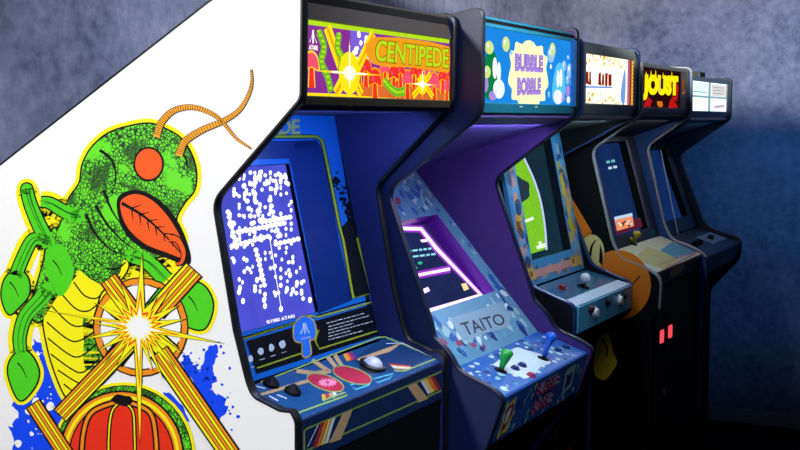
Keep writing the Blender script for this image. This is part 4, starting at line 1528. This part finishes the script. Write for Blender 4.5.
# ================================================================== fifth cabinet: four-pane pale marquee, at the far end
def build_fifth():
    Y0, Y1 = 4.62, 5.36
    a, b = Y0 + 0.02, Y1 - 0.02
    LIM[:] = [a, b]
    root = empty('arcade_cabinet', (-1.5, (Y0 + Y1) / 2, 0),
                 'farthest arcade cabinet, dark blue with pale four-pane marquee, beside the bare end wall', 'arcade cabinet', GROUP)
    Q = lambda x, y: q(x, y, Y1)
    prof = [(-1.98, 0), (-1.20, 0), (-1.20, .80), (-1.075, .94), (-1.065, 1.03), (-1.20, 1.07), (-1.235, 1.10), (-1.35, 1.395), Q(731, 119), Q(732, 79), (-1.35, 1.725), (-1.98, 1.42)]
    prof = rnd(prof, {2: .02, 3: .02, 4: .03, 5: .03, 6: .03, 7: .03, 8: .02, 9: .02, 10: .03, 11: .02})
    out = pm('lavender_grey_laminate', (34, 38, 60), .45, .4)
    inn = pm('navy_inner_side', (14, 24, 44), .45, .4)
    edge = pm('slate_trim', (24, 32, 42), .35, .5)
    side_panel(root, prof, Y0, a, out, inn, edge, True)
    side_panel(root, prof, b, Y1, pm('navy_laminate', (10, 16, 32), .45, .4), inn, edge, False)
    Xf, ztop = Q(732, 79)
    carcass(root, prof, [(Xf - .012, ztop - .004), (-1.35, 1.722), (-1.978, 1.42)], a, b, (-1.21, .80), BLACKM)
    slate = pm('slate_blue_trim', (76, 104, 120), .4, .5)
    X, zb, ztp = Xf - .008, 1.583, 1.706
    PAL = em('lit_pale_cyan', (220, 244, 250), 1.6, .12, 12)
    mb = MB()
    mb.box((X - .03, a, zb), (X, b, ztp), PAL)
    mq = mb.build('marquee', root)
    M = Art(UVSheet(Plane((X, a, zb), (0, 1, 0), (0, 0, 1)), b - a, ztp - zb, 1000, 180), .0004, .0002)
    TL_, MV = em('lit_teal_grey', (140, 176, 186), .95), em('lit_mauve_grey', (190, 180, 200), 1.0)
    WHz = em('lit_white', (255, 252, 235), 1.5)
    M.fill([(20, 12), (420, 12), (420, 84), (20, 84)], em('lit_pale_mint', (206, 240, 240), 1.4))
    M.fill([(520, 12), (960, 12), (960, 84), (520, 84)], em('lit_pale_rose', (224, 216, 216), 1.1))
    M.fill([(20, 100), (420, 100), (420, 172), (20, 172)], WHz)
    M.fill([(520, 100), (960, 100), (960, 172), (520, 172)], em('lit_pale_lilac', (236, 224, 246), 1.5))
    M.lay(1)
    M.stroke([(70, 66), (380, 66)], 6, TL_)
    for y in (30, 48, 66):
        M.stroke([(560, y), (860, y)], 5, TL_)
    M.stroke([(600, 150), (880, 140)], 16, MV)
    M.lay(2)
    M.fill([(440, 0), (500, 0), (500, 180), (440, 180)], TL_)
    M.fill([(0, 86), (1000, 86), (1000, 98), (0, 98)], TL_)
    M.build('marquee_art', mq)
    mb = MB()
    slab((X + .004, ztp - .002), (X - .004, ztop - .006), a, b, .02, slate, mb)
    mb.build('head_trim', root, bevel=.003)
    mb = MB()
    slab((X - .004, 1.562), (X + .004, zb + .002), a, b, .02, slate, mb)
    mb.build('marquee_retainer', root, bevel=.003)
    mb = MB()
    mb.box((X, b - .05, zb), (X + .006, b, ztp), slate)
    mb.build('marquee_end_strip', root, bevel=.002)
    slab((-1.40, 1.475), (X - .006, 1.562), a, b, -.012, pm('navy_panel', (26, 44, 64), .45, .4)).build('speaker_panel', root)
    p1, p2 = (-1.252, 1.08), (-1.40, 1.475)
    bp = face_plane(p1, p2, a)
    W, H = b - a, (Vector(p2) - Vector(p1)).length
    inner = [(.12, .06), (W - .12, .06), (W - .12, H - .05), (.12, H - .05)]
    bz = frame(bp, W, H, inner, .03, pm('bezel_black', (12, 14, 20), .35, .5), BLACKM).build('bezel', root)
    screen_glass(bp, inner, .03, em('tube_blue_dim', (16, 44, 96), .9, .3, 9), bulge=.008).build('screen', root, smooth=True)
    B = Art(bp, .003, .0001)
    B.stroke([(660, 150), (678, 238)], 1.1, pm('bezel_pale_strip', (200, 200, 190), .4, .5))
    B.build('bezel_art', bz)
    cf, cb = (-1.068, 1.018), (-1.250, 1.078)
    cp = slab(cf, cb, a, b, .015, pm('panel_dark_slate', (14, 20, 28), .25, .5)).build('control_panel', root, bevel=.003)
    pl2 = face_plane(cf, cb, a)
    C = Art(UVSheet(pl2, b - a, .19, 1000, 250), .0004, .0001)
    C.fill([(560, 80), (940, 80), (940, 180), (560, 180)], pm('panel_slate_highlight', (120, 136, 146), .3, .5))  # grey highlight painted onto the dark panel
    C.build('panel_art', cp)
    for t in (.3, .42, .7):
        c = pl2.P((b - a) * t, .09)
        mb = MB()
        mb.lathe(c, pl2.n, [(0, .016), (.003, .016), (.004, .012), (.014, .012), (.016, .008)], BLACKM, 14)
        mb.build('button', root)
    ap = slab((-1.082, .945), (-1.070, 1.016), a, b, .015, pm('apron_slate', (12, 14, 20), .4, .4)).build('apron', root, bevel=.003)
    E_ = Art(UVSheet(face_plane((-1.082, .945), (-1.070, 1.016), a), b - a, .072, 1000, 100), .0004, .0001)
    for x in (420, 520):
        E_.stroke([(x, 20), (x + 60, 20), (x + 50, 80), (x - 4, 80)], 8, pm('apron_ochre', (130, 100, 50), .5, .3), True)
    E_.build('apron_art', ap)
    slab((-1.212, .80), (-1.085, .944), a, b, .012, BLACKM).build('apron_underside', root)
    coin_door(root, -1.21, (a + b) / 2, .42, .36, .38, pm('dull_red', (90, 12, 12), .4, .4), BLACK)
    # small black box standing on the head
    z = ztop - .004
    mb = MB()
    y_ = pfy = Plane((X - .05, a, 0), (0, 1, 0), (0, 0, 1)).uv(699, 70)[0] + a
    bx = MB()
    bx.box((X - .075, y_ - .05, z - .0015), (X - .035, y_ + .05, z + .022), BLACK)
    bx.lathe((X - .035, y_, z + .011), (1, 0, 0), [(0, .008), (.006, .008), (.008, .005)], BLACKM, 12)
    bo = bx.build('small_box', None, bevel=.003)
    bo['label'] = 'tiny black box standing on top of the farthest arcade cabinet'
    bo['category'] = 'box'
    return root


build_fifth()


# ================================================================== room
def wall_mat():
    m = bpy.data.materials.new('mottled_plaster')
    m.use_nodes = True
    nt = m.node_tree
    b = nt.nodes['Principled BSDF']
    b.inputs['Roughness'].default_value = .75
    b.inputs['Specular IOR Level'].default_value = .2
    tc = nt.nodes.new('ShaderNodeTexCoord')
    def noise(sc, det, ro=.6):
        n = nt.nodes.new('ShaderNodeTexNoise')
        n.inputs['Scale'].default_value = sc
        n.inputs['Detail'].default_value = det
        n.inputs['Roughness'].default_value = ro
        nt.links.new(tc.outputs['Object'], n.inputs['Vector'])
        return n.outputs['Fac']
    big, fine = noise(1.9, 6), noise(26, 5, .7)
    mx = nt.nodes.new('ShaderNodeMix'); mx.data_type = 'FLOAT'
    mx.inputs['Factor'].default_value = .38
    nt.links.new(big, mx.inputs['A']); nt.links.new(fine, mx.inputs['B'])
    cr = nt.nodes.new('ShaderNodeValToRGB')
    cr.color_ramp.elements[0].position = .34
    cr.color_ramp.elements[0].color = rgb(66, 76, 104)
    cr.color_ramp.elements[1].position = .66
    cr.color_ramp.elements[1].color = rgb(150, 153, 182)
    nt.links.new(mx.outputs['Result'], cr.inputs['Fac'])
    nt.links.new(cr.outputs['Color'], b.inputs['Base Color'])
    bp = nt.nodes.new('ShaderNodeBump')
    bp.inputs['Strength'].default_value = .25
    bp.inputs['Distance'].default_value = .004
    nt.links.new(fine, bp.inputs['Height'])
    nt.links.new(bp.outputs['Normal'], b.inputs['Normal'])
    return m


def structure(name, a, b, m):
    mb = MB()
    mb.box(a, b, m)
    o = mb.build(name, None)
    o['kind'] = 'structure'
    o['label'] = {'floor': 'dark carpeted floor', 'ceiling': 'dark ceiling'}.get(name, name.replace('_', ' '))
    return o


WM = wall_mat()
YE_ = 6.2
structure('wall_back', (-2.22, -3.2, 0), (-2.07, YE_ + .15, 2.75), WM)
# end wall, meeting the back wall in a plastered cove
mb = MB()
rc = .65
arc = [(-2.07, YE_ - rc)] + [(-2.07 + rc - rc * math.cos(t * math.pi / 32), YE_ - rc + rc * math.sin(t * math.pi / 32)) for t in range(1, 16)] + [(-2.07 + rc, YE_), (3.4, YE_)]
outl = [(3.4, YE_ + .15), (-2.07, YE_ + .15)]
al = arc + outl
n_ = len(al)
na = len(arc)
mb.mesh([(x, y, 0) for x, y in arc] + [(x, y, 2.75) for x, y in arc], [(i, i + 1, na + i + 1, na + i) for i in range(na - 1)], WM)
ol = [arc[-1]] + outl + [arc[0]]
no = len(ol)
mb.mesh([(x, y, 0) for x, y in ol] + [(x, y, 2.75) for x, y in ol], [(i, i + 1, no + i + 1, no + i) for i in range(no - 1)], WM)
we = mb.build('wall_end', None)
for p_ in we.data.polygons:
    p_.use_smooth = p_.index < len(arc) - 1
we['kind'] = 'structure'
we['label'] = 'bare mottled end wall'
structure('floor', (-2.22, -3.2, -.12), (3.4, YE_ + .15, 0), pm('dark_carpet', (16, 16, 22), .9, .1, .4, 300, .3))
structure('ceiling', (-2.22, -3.2, 2.75), (3.4, YE_ + .15, 2.87), pm('ceiling_paint', (30, 31, 36), .8, .2))
structure('baseboard_end', (-1.42, YE_ - .015, 0), (3.4, YE_, .07), pm('grey_baseboard', (120, 122, 130), .5, .4))

# ------------------------------------------------------------------ light
w = bpy.data.worlds.new('world')
S.world = w
w.use_nodes = True
w.node_tree.nodes['Background'].inputs[0].default_value = (.12, .16, .35, 1)
w.node_tree.nodes['Background'].inputs[1].default_value = .02


def area(name, loc, to, size, power, col, sy=None, spread=180):
    l = bpy.data.lights.new(name, 'AREA')
    l.energy = power
    l.color = col
    l.size = size
    l.spread = math.radians(spread)
    if sy:
        l.shape = 'RECTANGLE'
        l.size_y = sy
    o = bpy.data.objects.new(name, l)
    COL.objects.link(o)
    o.location = loc
    o.rotation_euler = (Vector(to) - Vector(loc)).to_track_quat('-Z', 'Y').to_euler()
    return o


def spot(name, loc, to, ang, blend, power, col, rad=.1):
    l = bpy.data.lights.new(name, 'SPOT')
    l.energy = power
    l.color = col
    l.spot_size = math.radians(ang)
    l.spot_blend = blend
    l.shadow_soft_size = rad
    o = bpy.data.objects.new(name, l)
    COL.objects.link(o)
    o.location = loc
    o.rotation_euler = (Vector(to) - Vector(loc)).to_track_quat('-Z', 'Y').to_euler()
    return o


# lamp close to the near end of the row, over by the wall: lights the white side panel
spot('ceiling_lamp_near', (-1.85, -.5, 2.5), (-1.66, 1.85, 1.38), 46, .4, 320, (1, .985, .96), .12)
# added cool fill light over the aisle, just in front of the heads
area('aisle_fill_strip', (-.80, 1.8, 2.7), (-1.10, 1.95, 1.0), .15, 46, (.62, .76, 1.0), 4.2, spread=95)
# added bluish fill from the aisle side, no fixture there
area('aisle_fill_blue', (1.0, -.2, 2.3), (-1.3, 2.9, 1.5), .8, 3, (.28, .42, 1.0))
spot('wall_fill_upper', (-.2, 2.4, 1.74), (-1.02, 6.2, 1.74 + 3.89 * math.tan(math.radians(54))), 116, .14, 610, (1, .96, .92), .02)  # added fill, cone shaped so only the upper wall is lit
area('wall_fill_left', (-1.0, 2.7, 2.7), (-2.07, 2.75, 1.95), .3, 17, (.9, .95, 1), 2.0, spread=100)  # added fill brightening the back wall on the left
spot('corner_fill_blue', (.3, 4.0, 2.5), (-.9, 6.2, 1.5), 46, 1, 120, (.03, .40, 1))  # added blue fill for the lower end wall
# added fills under the heads: leaked marquee light on the screen surrounds
area('head_fill', (-1.20, 2.18, 1.560), (-1.42, 2.18, 1.30), .5, 1.9, (.26, .48, 1), .03)
spot('inner_side_fill', (-1.21, 2.27, 1.50), (-1.34, 2.5, 1.41), 120, 1, .55, (.42, .40, 1), .02)  # added violet spot, makes a hot spot on the inner side
area('head_fill', (-1.16, 2.86, 1.535), (-1.36, 2.86, 1.15), .5, 2.0, (.55, .50, 1), .03)
area('head_fill', (-1.15, 3.54, 1.545), (-1.26, 3.54, 1.15), .4, 2.6, (.6, .8, 1), .03)
area('head_fill', (-1.16, 4.21, 1.550), (-1.22, 4.21, 1.15), .45, 3.0, (.95, .95, 1), .03)
area('head_fill', (-1.17, 4.98, 1.535), (-1.26, 4.98, 1.15), .5, .7, (.4, .6, 1), .03)
S.view_settings.view_transform = 'Standard'
S.view_settings.look = 'None'
S.view_settings.exposure = 0
S.view_settings.gamma = 1
S.view_settings.use_curve_mapping = False
